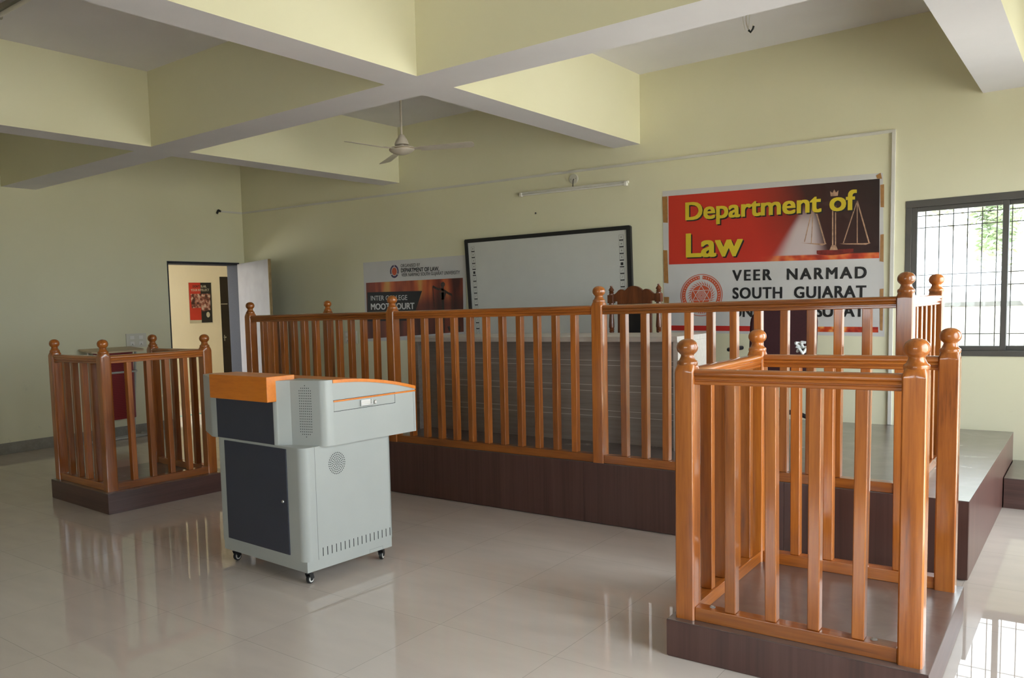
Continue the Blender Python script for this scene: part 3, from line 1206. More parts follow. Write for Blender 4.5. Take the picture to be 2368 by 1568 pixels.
for k in range(17):     # side vents
    y = 0.0945 + (0.585 - 0.0945) * k / 16
    bm = new()
    box(bm, x1 - 0.001, x1 + 0.0007, y - 0.0022, y + 0.0022, 0.146, 0.190)
    obj('vent_slot', bm, M['dark_hole'], cab, smooth=0)


def dots(bm, cpts, r, place, seg=8):
    for (a, b_) in cpts:
        vs = [bm.verts.new(place(a + r * math.cos(2 * PI * k / seg), b_ + r * math.sin(2 * PI * k / seg))) for k in range(seg)]
        bm.faces.new(vs)


bm = new()     # round loudspeaker holes in the side
cs = [(0.211, 0.611)]
for ring, n in ((0.011, 6), (0.022, 12), (0.033, 18), (0.044, 24), (0.055, 30)):
    cs += [(0.211 + ring * math.cos(2 * PI * k / n + ring * 30), 0.611 + ring * math.sin(2 * PI * k / n + ring * 30)) for k in range(n)]
dots(bm, cs, 0.0031, lambda a, b_: (x1 + 0.0006, a, b_))
obj('speaker_holes', bm, M['dark_hole'], cab, smooth=0)
bm = new()
box(bm, -0.655, -0.113, y0 - 0.006, y0 + 0.002, 0.153, 0.7045, 0.002)
dr = obj('door', bm, M['slate_metal'], lec, label='dark blue-grey lower door')
bm = new()
lathe(bm, [(0.0, -0.004), (0.0085, -0.004), (0.0085, 0.002), (0.006, 0.006), (0.0, 0.007)], seg=16, mat4=Matrix.Translation((-0.149, y0 - 0.006, 0.429)) @ Matrix.Rotation(PI / 2, 4, 'X'))
obj('lock', bm, M['chrome'], dr)

# head: plan outline with folded corner wings
HZ0, HZ1 = 0.714, 1.050
right_w = [(-0.207, -0.016), (-0.196, -0.014), (-0.186, -0.008), (-0.180, 0.001), (-0.138, 0.046), (0.022, 0.100), (0.038, 0.110), (0.049, 0.126), (0.056, 0.146), (0.058, 0.165)]
left_w = [(-1.030, 0.165), (-1.029, 0.145), (-1.023, 0.120), (-1.010, 0.094), (-0.787, -0.012), (-0.776, -0.016), (-0.760, -0.018), (-0.722, -0.016)]
bm = new()
extrude_z(bm, right_w + [(-0.205, 0.165)], HZ0, HZ1)
wing = obj('corner_wing', bm, M['grey_metal'], lec, smooth=24)
bm = new()
extrude_z(bm, left_w + [(-0.722, 0.165)], HZ0, HZ1)
obj('corner_wing', bm, M['grey_metal'], lec, smooth=24)
# perforations in the right wing facet
pa, pb = Vector((-0.138, 0.046, 0)), Vector((0.022, 0.100, 0))
dv = (pb - pa).normalized()
nv = Vector((dv.y, -dv.x, 0))
cs = []
for row in range(21):
    z = 0.760 + row * 0.0132
    n = {0: 1, 1: 5, 19: 5, 20: 1}.get(row, 7)
    for k in range(n):
        cs.append((0.088 + (k - (n - 1) / 2) * 0.0112, z))
bm = new()
dots(bm, cs, 0.0026, lambda a, b_: tuple(pa + dv * a + nv * 0.0006 + Vector((0, 0, b_))))
obj('speaker_holes', bm, M['dark_hole'], wing, smooth=0)
bm = new()
box(bm, -0.7225, -0.2065, -0.015, 0.165, HZ0 + 0.003, 1.0, 0.001)
obj('front_panel', bm, M['slate_metal'], lec, label='dark blue-grey upper front panel')
bm = new()
box(bm, -0.640, -0.520, -0.0155, -0.010, HZ0 - 0.001, HZ0 + 0.003)
box(bm, -0.460, -0.240, -0.0155, -0.010, HZ0 - 0.001, HZ0 + 0.003)
obj('bottom_lip', bm, M['grey_metal'], lec, smooth=0)
bm = new()
box(bm, -0.705, -0.186, -0.066, 0.118, 0.943, 1.074, 0.004, 3)
obj('wood_block', bm, M['orange_wood'], lec, label='orange lacquered wood block over the front')
# rear box with straight sides and the arched lid
bm = new()
pf = [(0.165, 0.714), (0.780, 0.711), (0.780, 0.934), (0.165, 0.940)]
prism(bm, pf, lambda y, z: (-1.030, y, z), lambda y, z: (0.058, y, z))
hb = obj('head_box', bm, M['grey_metal'], lec, smooth=20)


def lid_z(y):
    t = (y - 0.165) / 0.615
    return 1.050 - 0.004 * t - 0.080 * t * t


ys = [0.165 + 0.615 * k / 16 for k in range(17)]
bm = new()
pf = [(0.165, 0.944)] + [(0.780, 0.944)] + [(y, lid_z(y) - 0.017) for y in ys[::-1]]
prism(bm, pf, lambda y, z: (-1.028, y, z), lambda y, z: (0.056, y, z))
obj('lid_cheek', bm, M['grey_metal'], lec, smooth=20)
bm = new()
pf = [(y, lid_z(y)) for y in ys] + [(y, lid_z(y) - 0.017) for y in ys[::-1]]
prism(bm, pf, lambda y, z: (-1.033, y, z), lambda y, z: (0.062, y, z))
obj('lid', bm, M['orange_wood'], lec, smooth=20, label='arched orange wood lid')
bm = new()
box(bm, -1.032, 0.0595, 0.166, 0.781, 0.9345, 0.9435, 0.001)
obj('trim_strip', bm, M['orange_wood'], lec, label='thin orange strip under the lid')
bm = new()
box(bm, 0.040, 0.0595, 0.168, 0.613, 0.888, 0.934, 0.0012)
dw = obj('drawer', bm, M['grey_metal'], lec)
bm = new()
box(bm, 0.0572, 0.0586, 0.166, 0.616, 0.8855, 0.8878)
box(bm, 0.0572, 0.0586, 0.6135, 0.616, 0.886, 0.934)
box(bm, 0.0572, 0.0620, 0.166, 0.616, 0.9436, 0.9450)
obj('gap', bm, M['dark_hole'], dw, smooth=0)
bm = new()
box(bm, 0.0595, 0.0645, 0.350, 0.432, 0.896, 0.928, 0.002)
box(bm, 0.0640, 0.0720, 0.350, 0.356, 0.896, 0.928, 0.002)
box(bm, 0.0640, 0.0720, 0.426, 0.432, 0.896, 0.928, 0.002)
box(bm, 0.0640, 0.0720, 0.356, 0.426, 0.896, 0.903, 0.002)
box(bm, 0.0640, 0.0660, 0.358, 0.424, 0.905, 0.921)
obj('handle', bm, M['chrome'], dw, label='chrome recessed pull')
bm = new()
lathe(bm, [(0.0, -0.002), (0.011, -0.002), (0.011, 0.003), (0.008, 0.006), (0.0, 0.006)], seg=18, mat4=Matrix.Translation((0.0595, 0.461, 0.908)) @ Matrix.Rotation(PI / 2, 4, 'Y'))
obj('lock', bm, M['chrome'], dw)
bm = new()
box(bm, 0.0578, 0.0584, 0.763, 0.7645, 0.712, 0.933)
obj('seam', bm, M['seam'], hb, smooth=0)
# castors
castor = None
for i, (x, y, rz) in enumerate(((-0.045, 0.045, 0.2), (-LW + 0.045, 0.045, 0.1), (-0.045, LD - 0.045, 0.5), (-LW + 0.045, LD - 0.045, 0.9))):
    if castor is None:
        bm = new()
        box(bm, -0.026, 0.026, -0.026, 0.026, 0.068, 0.0727, 0.001)
        lathe(bm, [(0.014, 0.052), (0.016, 0.056), (0.016, 0.068)], seg=16)
        for s in (-1, 1):
            prism(bm, [(-0.016, 0.056), (0.016, 0.056), (0.022, 0.030), (0.010, 0.018), (-0.004, 0.030)], lambda a, z, s=s: (s * 0.0125, a, z), lambda a, z, s=s: (s * 0.0155, a, z))
        castor = obj('castor', bm, M['black_plastic'], lec)
        castor.location = (x, y, 0)
        castor.rotation_euler = (0, 0, rz)
        bm = new()
        lathe(bm, [(0.0, -0.011), (0.010, -0.0112), (0.012, -0.009), (0.0235, -0.009), (0.0255, -0.006), (0.0255, 0.006), (0.0235, 0.009), (0.012, 0.009), (0.010, 0.0112), (0.0, 0.011)], seg=24,
              mat4=Matrix.Translation((0, 0.008, 0.0256)) @ Matrix.Rotation(PI / 2, 4, 'Y'))
        wh = obj('wheel', bm, M['black_plastic'], castor)
        bm = new()
        for s in (-1, 1):
            ring = [(0.0115, 0.0), (0.0195, 0.0), (0.0195, 0.0015), (0.0115, 0.0015), (0.0115, 0.0)]
            lathe(bm, [(0.0105, -0.0005), (0.0190, -0.0005), (0.0180, 0.0014), (0.0115, 0.0014), (0.0105, 0.0)], seg=24,
                  mat4=Matrix.Translation((s * 0.0092, 0.008, 0.0256)) @ Matrix.Rotation(s * PI / 2, 4, 'Y'))
        obj('wheel_ring', bm, M['white_plastic'], castor, label='white ring on the wheel')
    else:
        copy_part(castor, lec, (x, y, 0), (0, 0, rz))

# ------------------------------------------------------------------ judge's desk on the dais
GX0, GX1, GY0, GY1, GZ = -4.355, -2.128, 5.35, 6.03, 1.158
og = ((GX0 + GX1) / 2, GY0, DZT)
desk = thing('desk', 'grey wood-grain office desk with a pale top, on the dais behind the railing', 'desk', og)
bm = new()
box(bm, GX0, GX1, GY0 - 0.0, GY1, GZ - 0.036, GZ, 0.002)
obj('desktop', bm, M['desk_pale'], desk, org=og, label='pale wood-grain top')
for (xa, xb, mm) in ((GX0, GX0 + 0.032, 'desk_grey'), (GX1 - 0.032, GX1, 'desk_pale')):  # right end panel takes the pale tone to paint its lit side
    bm = new()
    box(bm, xa, xb, GY0 + 0.012, GY1 - 0.01, DZT, GZ - 0.036, 0.001)
    obj('end_panel', bm, M[mm], desk, org=og)
bm = new()
box(bm, GX0 + 0.032, GX1 - 0.032, 5.48, 5.50, DZT, GZ - 0.036)
fp = obj('modesty_panel', bm, M['desk_grey'], desk, smooth=0, org=og)
bm = new()
for z in (0.984, 0.948, 0.807, 0.763, 0.623, 0.582):
    box(bm, GX0 + 0.15, GX1 - 0.033, 5.479, 5.4802, z - 0.0016, z + 0.0016)
obj('inlay_line', bm, M['white_plastic'], fp, smooth=0, org=og, label='thin pale inlay lines')

# ------------------------------------------------------------------ carved chair behind the desk
og = (-3.03, 6.70, DZT)
jc = thing('carved_chair', 'carved dark wood high-back chair with turned posts behind the desk', 'chair', og)
LOC = lambda u: (u - 917) * 0.0003686
ZZ = lambda u, v: 1.5275 - ((v - 220) - (-0.048) * (u - 917)) * 0.000369 - DZT
pts = [(415, 425), (445, 415), (480, 392), (520, 352), (550, 322), (590, 304), (630, 303), (660, 316), (685, 332), (705, 322), (740, 288), (780, 256), (840, 228), (910, 220),
       (970, 226), (1030, 250), (1080, 284), (1115, 318), (1132, 322), (1160, 298), (1200, 285), (1240, 288), (1280, 310), (1330, 352), (1370, 382), (1420, 398),
       (1420, 550), (1318, 552), (1318, 640), (512, 655), (512, 585), (415, 585)]
bm = new()
prism(bm, [(LOC(u), ZZ(u, v)) for u, v in pts], lambda a, z: (a, -0.016, z), lambda a, z: (a, 0.016, z))
obj('crest_rail', bm, M['carved_wood'], jc, smooth=25)
for s in (-1, 1):
    bm = new()
    x = s * 0.211
    box(bm, x - 0.026, x + 0.026, -0.026, 0.026, 0.995, 1.066, 0.004)
    prof = [(0.024, 0.43), (0.024, 0.60), (0.017, 0.61), (0.025, 0.62), (0.018, 0.63), (0.022, 0.64), (0.018, 0.745), (0.023, 0.752), (0.018, 0.760), (0.0235, 0.768), (0.019, 0.775),
            (0.024, 0.79), (0.0225, 0.83), (0.019, 0.88), (0.0165, 0.94), (0.0215, 0.975), (0.0215, 0.995)]
    lathe(bm, prof, (x, 0, 0), seg=20)
    prof = [(0.021, 1.066), (0.021, 1.074), (0.016, 1.078), (0.022, 1.086), (0.016, 1.094), (0.023, 1.104), (0.022, 1.112), (0.014, 1.124), (0.009, 1.130), (0.011, 1.136), (0.010, 1.143), (0.0, 1.147)]
    lathe(bm, prof, (x, 0, 0), seg=20)
    obj('post', bm, M['carved_wood'], jc, smooth=40)
bm = new()
box(bm, -0.149, -0.128, -0.014, 0.014, 0.50, 1.0, 0.003)
box(bm, 0.128, 0.149, -0.014, 0.014, 0.50, 1.0, 0.003)
box(bm, -0.149, 0.149, -0.014, 0.014, 0.48, 0.52, 0.003)
obj('back_frame', bm, M['carved_wood'], jc)
bm = new()
box(bm, -0.128, 0.128, -0.022, 0.016, 0.52, 0.985, 0.008, 3)
obj('back_pad', bm, M['black_leather'], jc, label='black leatherette back pad')
bm = new()
box(bm, -0.225, 0.225, -0.46, 0.02, 0.36, 0.41, 0.006)
obj('seat_frame', bm, M['carved_wood'], jc)
bm = new()
box(bm, -0.205, 0.205, -0.44, -0.02, 0.41, 0.455, 0.018, 3)
obj('seat', bm, M['black_leather'], jc)
for (x, y) in ((-0.2, -0.435), (0.2, -0.435), (-0.205, 0.0), (0.205, 0.0)):
    bm = new()
    lathe(bm, [(0.018, 0.0), (0.024, 0.04), (0.016, 0.06), (0.022, 0.12), (0.026, 0.24), (0.02, 0.27), (0.027, 0.29), (0.027, 0.36)], (x, y, 0), seg=16)
    obj('leg', bm, M['carved_wood'], jc)
for s in (-1, 1):
    bm = new()
    tube(bm, fillet([(s * 0.22, 0.0, 0.66), (s * 0.235, -0.25, 0.665), (s * 0.235, -0.40, 0.65), (s * 0.225, -0.41, 0.41)], 0.05), 0.017)
    obj('armrest', bm, M['carved_wood'], jc)

# ------------------------------------------------------------------ maroon visitor chair
oc = thing('office_chair', 'maroon upholstered swivel armchair with black base on the dais below the big law banner', 'chair', (-1.845, 6.50, DZT), 0.02)


def pad(bm, w, h, t, r, place, n=6):
    out = []
    for cx_, cy_, a0 in ((w / 2 - r, r, -PI / 2), (w / 2 - r, h - r, 0), (-w / 2 + r, h - r, PI / 2), (-w / 2 + r, r, PI)):
        for k in range(n + 1):
            a = a0 + PI / 2 * k / n
            out.append((cx_ + r * math.cos(a), cy_ + r * math.sin(a)))
    rings = []
    for dt, inset in ((-t / 2, 0.018), (-t / 2 + 0.006, 0.006), (-t / 2 + 0.015, 0.0), (t / 2 - 0.015, 0.0), (t / 2 - 0.006, 0.006), (t / 2, 0.018)):
        ring = []
        for a, b_ in out:
            ca, cb = a * (1 - inset / (w / 2)), h / 2 + (b_ - h / 2) * (1 - inset / (h / 2))
            ring.append(bm.verts.new(place(ca, cb, dt)))
        rings.append(ring)
    m = len(out)
    for p, q in zip(rings, rings[1:]):
        for k in range(m):
            bm.faces.new((p[k], p[(k + 1) % m], q[(k + 1) % m], q[k]))
    bm.faces.new(rings[0][::-1])
    bm.faces.new(rings[-1])


bm = new()
pad(bm, 0.47, 0.50, 0.065, 0.12, lambda a, b_, d: (a, 0.19 + 0.06 * (b_ / 0.5) + d - 0.5 * a * a, 0.43 + b_))
obj('backrest', bm, M['maroon'], oc, smooth=60)
bm = new()
pad(bm, 0.48, 0.47, 0.075, 0.07, lambda a, b_, d: (a, -0.27 + b_, 0.40 + d))
obj('seat', bm, M['maroon'], oc, smooth=60)
for s in (-1, 1):
    bm = new()
    tube(bm, fillet([(s * 0.18, -0.06, 0.375), (s * 0.243, -0.06, 0.375), (s * 0.243, -0.10, 0.622)], 0.04), 0.013, seg=10)
    ar = obj('armrest', bm, M['black_plastic'], oc, smooth=60)
    bm = new()
    box(bm, s * 0.243 - 0.026, s * 0.243 + 0.026, -0.27, -0.02, 0.615, 0.645, 0.012, 3)
    obj('arm_pad', bm, M['black_plastic'], ar)
bm = new()
lathe(bm, [(0.026, 0.10), (0.030, 0.13), (0.028, 0.26), (0.018, 0.27), (0.018, 0.36), (0.06, 0.362), (0.06, 0.375)], seg=18)
obj('gas_column', bm, M['black_plastic'], oc)
for k in range(5):
    a = 2 * PI * k / 5 + 0.06
    c_, s_ = math.cos(a), math.sin(a)
    bm = new()
    tube(bm, [(0.02 * c_, 0.02 * s_, 0.158), (0.15 * c_, 0.15 * s_, 0.150), (0.29 * c_, 0.29 * s_, 0.092)], [0.020, 0.018, 0.013], seg=8)
    lg = obj('base_leg', bm, M['black_plastic'], oc, smooth=60)
    bm = new()
    lathe(bm, [(0.0, -0.020), (0.022, -0.020), (0.026, -0.014), (0.026, 0.014), (0.022, 0.020), (0.0, 0.020)], seg=16,
          mat4=Matrix.Translation((0.29 * c_, 0.29 * s_, 0.026)) @ Matrix.Rotation(a + 0.8, 4, 'Z') @ Matrix.Rotation(PI / 2, 4, 'X'))
    tube(bm, [(0.29 * c_, 0.29 * s_, 0.03), (0.29 * c_, 0.29 * s_, 0.095)], 0.008, seg=8)
    obj('castor', bm, M['black_plastic'], lg)
bm = new()
tube(bm, fillet([(0, 0.05, 0.37), (0, 0.27, 0.37), (0, 0.275, 0.62)], 0.06), 0.016, seg=8)
obj('back_bracket', bm, M['black_plastic'], oc, smooth=60)
bm = new()
random.seed(11)
for k in range(7):
    x, y = 0.243 + random.uniform(-0.02, 0.02), -0.27 + random.uniform(-0.02, 0.10)
    pts = [(x + random.uniform(-.03, .03), y + random.uniform(-.04, .04), 0.655 + random.uniform(-.05, .035)) for _ in range(4)]
    tube(bm, fillet(pts, 0.02, 3), 0.009, seg=6)
obj('plastic_wrap', bm, M['plastic_wrap'], oc, label='crumpled clear plastic left on the right armrest')

# ------------------------------------------------------------------ red reading stand by the left wall
og = (-8.595, 5.12, 0)
st = thing('reading_stand', 'reading stand with beige top and red perforated front by the left wall', 'reading stand', og)
bm = new()
pts = [(-0.165, -0.33), (0.11, -0.33), (0.17, -0.27), (0.17, 0.27), (0.11, 0.33), (-0.165, 0.33)]
prism(bm, pts, lambda x, y: (x, y, 1.040 - 0.10 * (x + 0.165)), lambda x, y: (x, y, 1.058 - 0.10 * (x + 0.165)))
obj('top', bm, M['beige_top'], st, smooth=20)
bm = new()
sect = [(0.00, -0.25), (0.035, -0.21), (0.045, -0.15), (0.045, 0.15), (0.035, 0.21), (0.00, 0.25)]
sec2 = [(x - 0.004, y) for x, y in sect[::-1]]
extrude_z(bm, sect + sec2, 0.235, 1.008)
pn = obj('front_panel', bm, M['red_metal'], st, smooth=40, label='red perforated sheet metal front')
bm = new()
dots(bm, [(-0.14 + 0.0187 * k + (0.009 if r % 2 else 0), 0.27 + 0.02 * r) for r in range(36) for k in range(16)], 0.0045, lambda a, b_: (0.0457, a, b_), seg=6)
obj('perforations', bm, M['red_hole'], pn, smooth=0)
bm = new()
tube(bm, fillet([(-0.13, -0.30, 0.775), (0.055, -0.28, 0.775), (0.055, 0.28, 0.775), (-0.13, 0.30, 0.775)], 0.09, 8), 0.012)
obj('belt_bar', bm, M['dull_steel'], st, smooth=60)
for s in (-1, 1):
    bm = new()
    tube(bm, fillet([(-0.02, s * 0.30, 1.03), (-0.06, s * 0.285, 0.5), (-0.06, s * 0.25, 0.02)], 0.06), 0.013)
    obj('leg', bm, M['dull_steel'], st, smooth=60)
bm = new()
tube(bm, fillet([(-0.14, 0.40, 0.016), (0.0, 0.42, 0.016), (0.05, 0.30, 0.016), (0.05, -0.30, 0.016), (0.0, -0.42, 0.016), (-0.14, -0.40, 0.016)], 0.08, 6), 0.014)
tube(bm, [(-0.06, -0.25, 0.016), (-0.06, 0.25, 0.016)], 0.012)
tube(bm, [(-0.06, 0.25, 0.016), (0.03, 0.37, 0.016)], 0.011)
tube(bm, [(-0.06, -0.25, 0.016), (0.03, -0.37, 0.016)], 0.011)
obj('base_tube', bm, M['dull_steel'], st, smooth=60)

# ------------------------------------------------------------------ low step right of the dais
bm = new()
og = (0.13, 6.88, 0)
stp = thing('step', 'low brown laminate step under the back window beside the dais', 'step', og)
box(bm, DX1 + 0.006, 0.75, 6.513, YB - 0.004, 0.0, 0.190)
obj('riser', bm, M['laminate_x'], stp, smooth=0, org=og)
bm = new()
box(bm, DX1 + 0.006, 0.75, 6.511, YB - 0.004, 0.190, 0.194)
obj('tread', bm, M['dusty_top'], stp, smooth=0, org=og)


# ------------------------------------------------------------------ flat things on the walls
def on_back(x, z, d):
    return (x, YB - d, z)


def on_corr(y, z, d):
    return (CX + d, y, z)


def flat(bm, pts, mp, d0, d1):
    prism(bm, pts, lambda a, b_: mp(a, b_, d0), lambda a, b_: mp(a, b_, d1))


def letters(name, s, bl, br, cap, mat, parent, org, mp=on_back, bold=0.0, d=0.004, sp=1.0, shift=(0, 0), label=None):
    bl, br = Vector(bl), Vector(br)
    w = (br - bl).length
    ux = (br - bl) / w

    def f(a, b_, dd):
        p = bl + ux * a
        return mp(p.x + shift[0], p.y + b_ + shift[1], dd)
    return obj(name, text_bm(s, f, w, cap, bold, d, d + 0.0007, sp), mat, parent, smooth=0, org=org, label=label)


def circle(cx_, cz_, rx, rz=None, n=40):
    rz = rz or rx
    return [(cx_ + rx * math.cos(2 * PI * k / n), cz_ + rz * math.sin(2 * PI * k / n)) for k in range(n)]


def ring(bm, c, r0, r1, mp, d0, d1, n=48, a0=0.0, a1=2 * PI, squash=1.0):
    full = abs(a1 - a0 - 2 * PI) < 1e-6
    m = n if full else n + 1
    ang = [a0 + (a1 - a0) * k / n for k in range(m)]
    P = lambda r, a: (c[0] + r * math.cos(a), c[1] + r * squash * math.sin(a))
    for k in range(n):
        a, b_ = ang[k], ang[(k + 1) % m]
        flat(bm, [P(r0, a), P(r1, a), P(r1, b_), P(r0, b_)], mp, d0, d1)


def stroke(bm, pts, w, mp, d0, d1):
    for p, q in zip(pts, pts[1:]):
        p, q = Vector(p), Vector(q)
        t = (q - p).normalized()
        n = Vector((-t.y, t.x)) * w / 2
        flat(bm, [tuple(p + n), tuple(q + n), tuple(q - n), tuple(p - n)], mp, d0, d1)


# ---- big law banner
og = (-2.15, YB, 1.07)
bn = thing('banner', 'large red and white printed law department banner taped to the back wall beside the window', 'banner', og)
bm = new()
flat(bm, [(-3.008, 2.360), (-1.300, 2.300), (-1.273, 1.067), (-2.999, 1.112)], on_back, 0.001, 0.0022)
obj('sheet', bm, M['vinyl_white'], bn, smooth=0, org=og)
bm = new()
flat(bm, [(-2.954, 2.311), (-1.321, 2.259), (-1.316, 1.664), (-2.952, 1.712)], on_back, 0.0024, 0.0028)
obj('picture', bm, M['banner_print'], bn, smooth=0, org=og, label='red and dark picture field with a pale beam of light')
bm = new()
flat(bm, [(-2.955, 1.172), (-1.316, 1.141), (-1.315, 1.099), (-2.956, 1.128)], on_back, 0.0024, 0.0028)
obj('bottom_stripe', bm, M['stripe_print'], bn, smooth=0, org=og)
# scales picture
bm = new()
flat(bm, circle(-1.622, 1.729, 0.130, 0.021), on_back, 0.0030, 0.0033)
flat(bm, [(-1.752, 1.729), (-1.492, 1.720), (-1.492, 1.748), (-1.752, 1.752)], on_back, 0.0030, 0.0034)
obj('scales_base', bm, M['scale_dark'], bn, smooth=0, org=og)
bm = new()
stroke(bm, [(-1.637, 1.755), (-1.640, 2.09)], 0.010, on_back, 0.0030, 0.0034)
stroke(bm, [(-1.617, 1.755), (-1.620, 2.09)], 0.008, on_back, 0.0030, 0.0034)
flat(bm, [(-1.660, 1.748), (-1.600, 1.745), (-1.615, 1.785), (-1.645, 1.785)], on_back, 0.0030, 0.0035)
flat(bm, [(-1.655, 2.165), (-1.605, 2.163), (-1.600, 2.205), (-1.618, 2.190), (-1.630, 2.215), (-1.643, 2.190), (-1.660, 2.205)], on_back, 0.0030, 0.0034)
for (ap, pl_, pr_, mid) in (((-1.777, 2.125), (-1.842, 1.825), (-1.690, 1.800), -1.792), ((-1.470, 2.110), (-1.562, 1.797), (-1.385, 1.783), -1.466)):
    stroke(bm, [pl_, ap], 0.007, on_back, 0.0030, 0.0034)
    stroke(bm, [ap, pr_], 0.009, on_back, 0.0030, 0.0034)
    stroke(bm, [ap, (mid, (pl_[1] + pr_[1]) / 2)], 0.006, on_back, 0.0030, 0.0034)
    flat(bm, [(pl_[0] - 0.03, pl_[1] - 0.004), (pr_[0] + 0.012, pr_[1]), (pr_[0] - 0.02, pr_[1] - 0.012), (pl_[0] + 0.02, pl_[1] - 0.013)], on_back, 0.0030, 0.0035)
obj('scales_figure', bm, M['scale_gold'], bn, smooth=0, org=og)
# lettering
for (nm, mt, sh, d) in (('lettering_shadow', 'ink', (0.011, -0.011), 0.0036), ('lettering', 'yellow_print', (0, 0), 0.0046)):
    letters(nm, 'Department of', (-2.797, 2.089), (-1.479, 2.046), 0.146, M[mt], bn, og, bold=0.028, d=d, shift=sh)
    letters(nm, 'Law', (-2.791, 1.768), (-2.326, 1.753), 0.198, M[mt], bn, og, bold=0.028, d=d, shift=sh)
letters('lettering', 'VEER  NARMAD', (-2.400, 1.544), (-1.402, 1.518), 0.086, M['ink'], bn, og, bold=0.034, d=0.003, sp=1.28)
letters('lettering', 'SOUTH  GUJARAT', (-2.398, 1.394), (-1.403, 1.371), 0.088, M['ink'], bn, og, bold=0.034, d=0.003, sp=1.12)
letters('lettering', 'UNIVERSITY SURAT', (-2.398, 1.239), (-1.413, 1.223), 0.087, M['ink'], bn, og, bold=0.034, d=0.003)
# round seal
EC = (-2.667, 1.431)
bm = new()
ring(bm, EC, 0.176, 0.182, on_back, 0.003, 0.0034, 64)
ring(bm, EC, 0.138, 0.169, on_back, 0.003, 0.0034, 24, PI / 2 + 0.08, PI / 2 + 0.08 + 2.55)
ring(bm, EC, 0.138, 0.169, on_back, 0.003, 0.0034, 24, PI / 2 - 0.08 - 2.55, PI / 2 - 0.08)
flat(bm, circle(EC[0], EC[1], 0.086), on_back, 0.003, 0.0034)
for k in range(30):
    a = 2 * PI * k / 30
    p0 = (EC[0] + 0.092 * math.cos(a), EC[1] + 0.092 * math.sin(a))
    p1 = (EC[0] + 0.092 * math.cos(a + 0.15), EC[1] + 0.092 * math.sin(a + 0.15))
    p2 = (EC[0] + 0.124 * math.cos(a + 0.30), EC[1] + 0.124 * math.sin(a + 0.30))
    flat(bm, [p0, p1, p2], on_back, 0.003, 0.0034)
obj('seal', bm, M['emblem_red'], bn, smooth=0, org=og, label='round vermilion university seal')
bm = new()
for off in (PI / 2, -PI / 2):
    tri = [(EC[0] + 0.083 * math.cos(off + k * 2 * PI / 3), EC[1] + 0.083 * math.sin(off + k * 2 * PI / 3)) for k in range(4)]
    stroke(bm, tri, 0.0045, on_back, 0.0036, 0.004)
stroke(bm, [(EC[0] + (0.004 + 0.0052 * k / 6) * math.cos(k * PI / 6), EC[1] + (0.004 + 0.0052 * k / 6) * math.sin(k * PI / 6)) for k in range(42)], 0.0035, on_back, 0.0036, 0.004)
for k in range(44):
    a = PI / 2 + 0.15 + (2 * PI - 0.3) * k / 43
    if abs(a - 1.5 * PI) < 0.55:
        continue
    c = (EC[0] + 0.1535 * math.cos(a), EC[1] + 0.1535 * math.sin(a))
    stroke(bm, [(c[0] - 0.006 * math.cos(a + 0.5), c[1] - 0.006 * math.sin(a + 0.5)), (c[0] + 0.006 * math.cos(a + 0.5), c[1] + 0.006 * math.sin(a + 0.5))], 0.005, on_back, 0.0036, 0.004)
obj('seal_lines', bm, M['vinyl_white'], bn, smooth=0, org=og)
bm = new()
for k in range(8):
    x = EC[0] - 0.062 + 0.0175 * k
    z = EC[1] - 0.155 + 0.02 * ((k - 3.5) / 3.5) ** 2
    stroke(bm, [(x, z - 0.008), (x + 0.004, z + 0.010), (x + 0.010, z - 0.004)], 0.004, on_back, 0.0031, 0.0036)
obj('seal_script', bm, M['emblem_red'], bn, smooth=0, org=og)
for pts in ([(-3.010, 2.312), (-2.962, 2.310), (-2.960, 2.079), (-3.002, 2.085)], [(-3.004, 1.843), (-2.966, 1.838), (-2.957, 1.546), (-2.998, 1.552)], [(-3.000, 1.427), (-2.952, 1.425), (-2.954, 1.37), (-2.998, 1.375)],
            [(-1.316, 2.212), (-1.291, 2.214), (-1.289, 2.042), (-1.312, 2.046)], [(-1.311, 1.84), (-1.288, 1.842), (-1.287, 1.633), (-1.312, 1.64)], [(-1.309, 1.43), (-1.284, 1.432), (-1.286, 1.112), (-1.304, 1.116)],
            [(-1.345, 2.285), (-1.315, 2.302), (-1.305, 2.256), (-1.338, 2.262)]):
    bm = new()
    flat(bm, pts, on_back, 0.0032, 0.0038)
    obj('tape', bm, M['brown_tape'], bn, smooth=0, org=og, label='brown parcel tape')

# ---- moot court poster
og = (-5.9, YB, 1.03)
mp2 = thing('moot_court_poster', 'grey and orange moot court poster on the back wall left of the whiteboard', 'poster', og)
bm = new()
flat(bm, [(-6.626, 1.949), (-5.149, 1.941), (-5.176, 1.06), (-6.619, 1.025)], on_back, 0.001, 0.0022)
obj('sheet', bm, M['vinyl_white'], mp2, smooth=0, org=og)
bm = new()
flat(bm, [(-6.590, 1.712), (-5.198, 1.704), (-5.204, 1.130), (-6.593, 1.057)], on_back, 0.0024, 0.0028)
obj('picture', bm, M['moot_print'], mp2, smooth=0, org=og)
bm = new()
flat(bm, [(-6.575, 1.601), (-5.755, 1.587), (-5.908, 1.261), (-6.583, 1.263)], on_back, 0.0030, 0.0034)
obj('black_band', bm, M['ink'], mp2, smooth=0, org=og)
bm = new()
stroke(bm, [(-5.470, 1.64), (-5.474, 1.12)], 0.034, on_back, 0.0030, 0.0034)
stroke(bm, [(-5.605, 1.630), (-5.540, 1.600), (-5.470, 1.590), (-5.400, 1.550), (-5.347, 1.528)], 0.024, on_back, 0.0030, 0.0034)
flat(bm, circle(-5.465, 1.645, 0.028), on_back, 0.0030, 0.0035)
flat(bm, [(-5.520, 1.56), (-5.420, 1.56), (-5.450, 1.48), (-5.490, 1.48)], on_back, 0.0030, 0.0034)
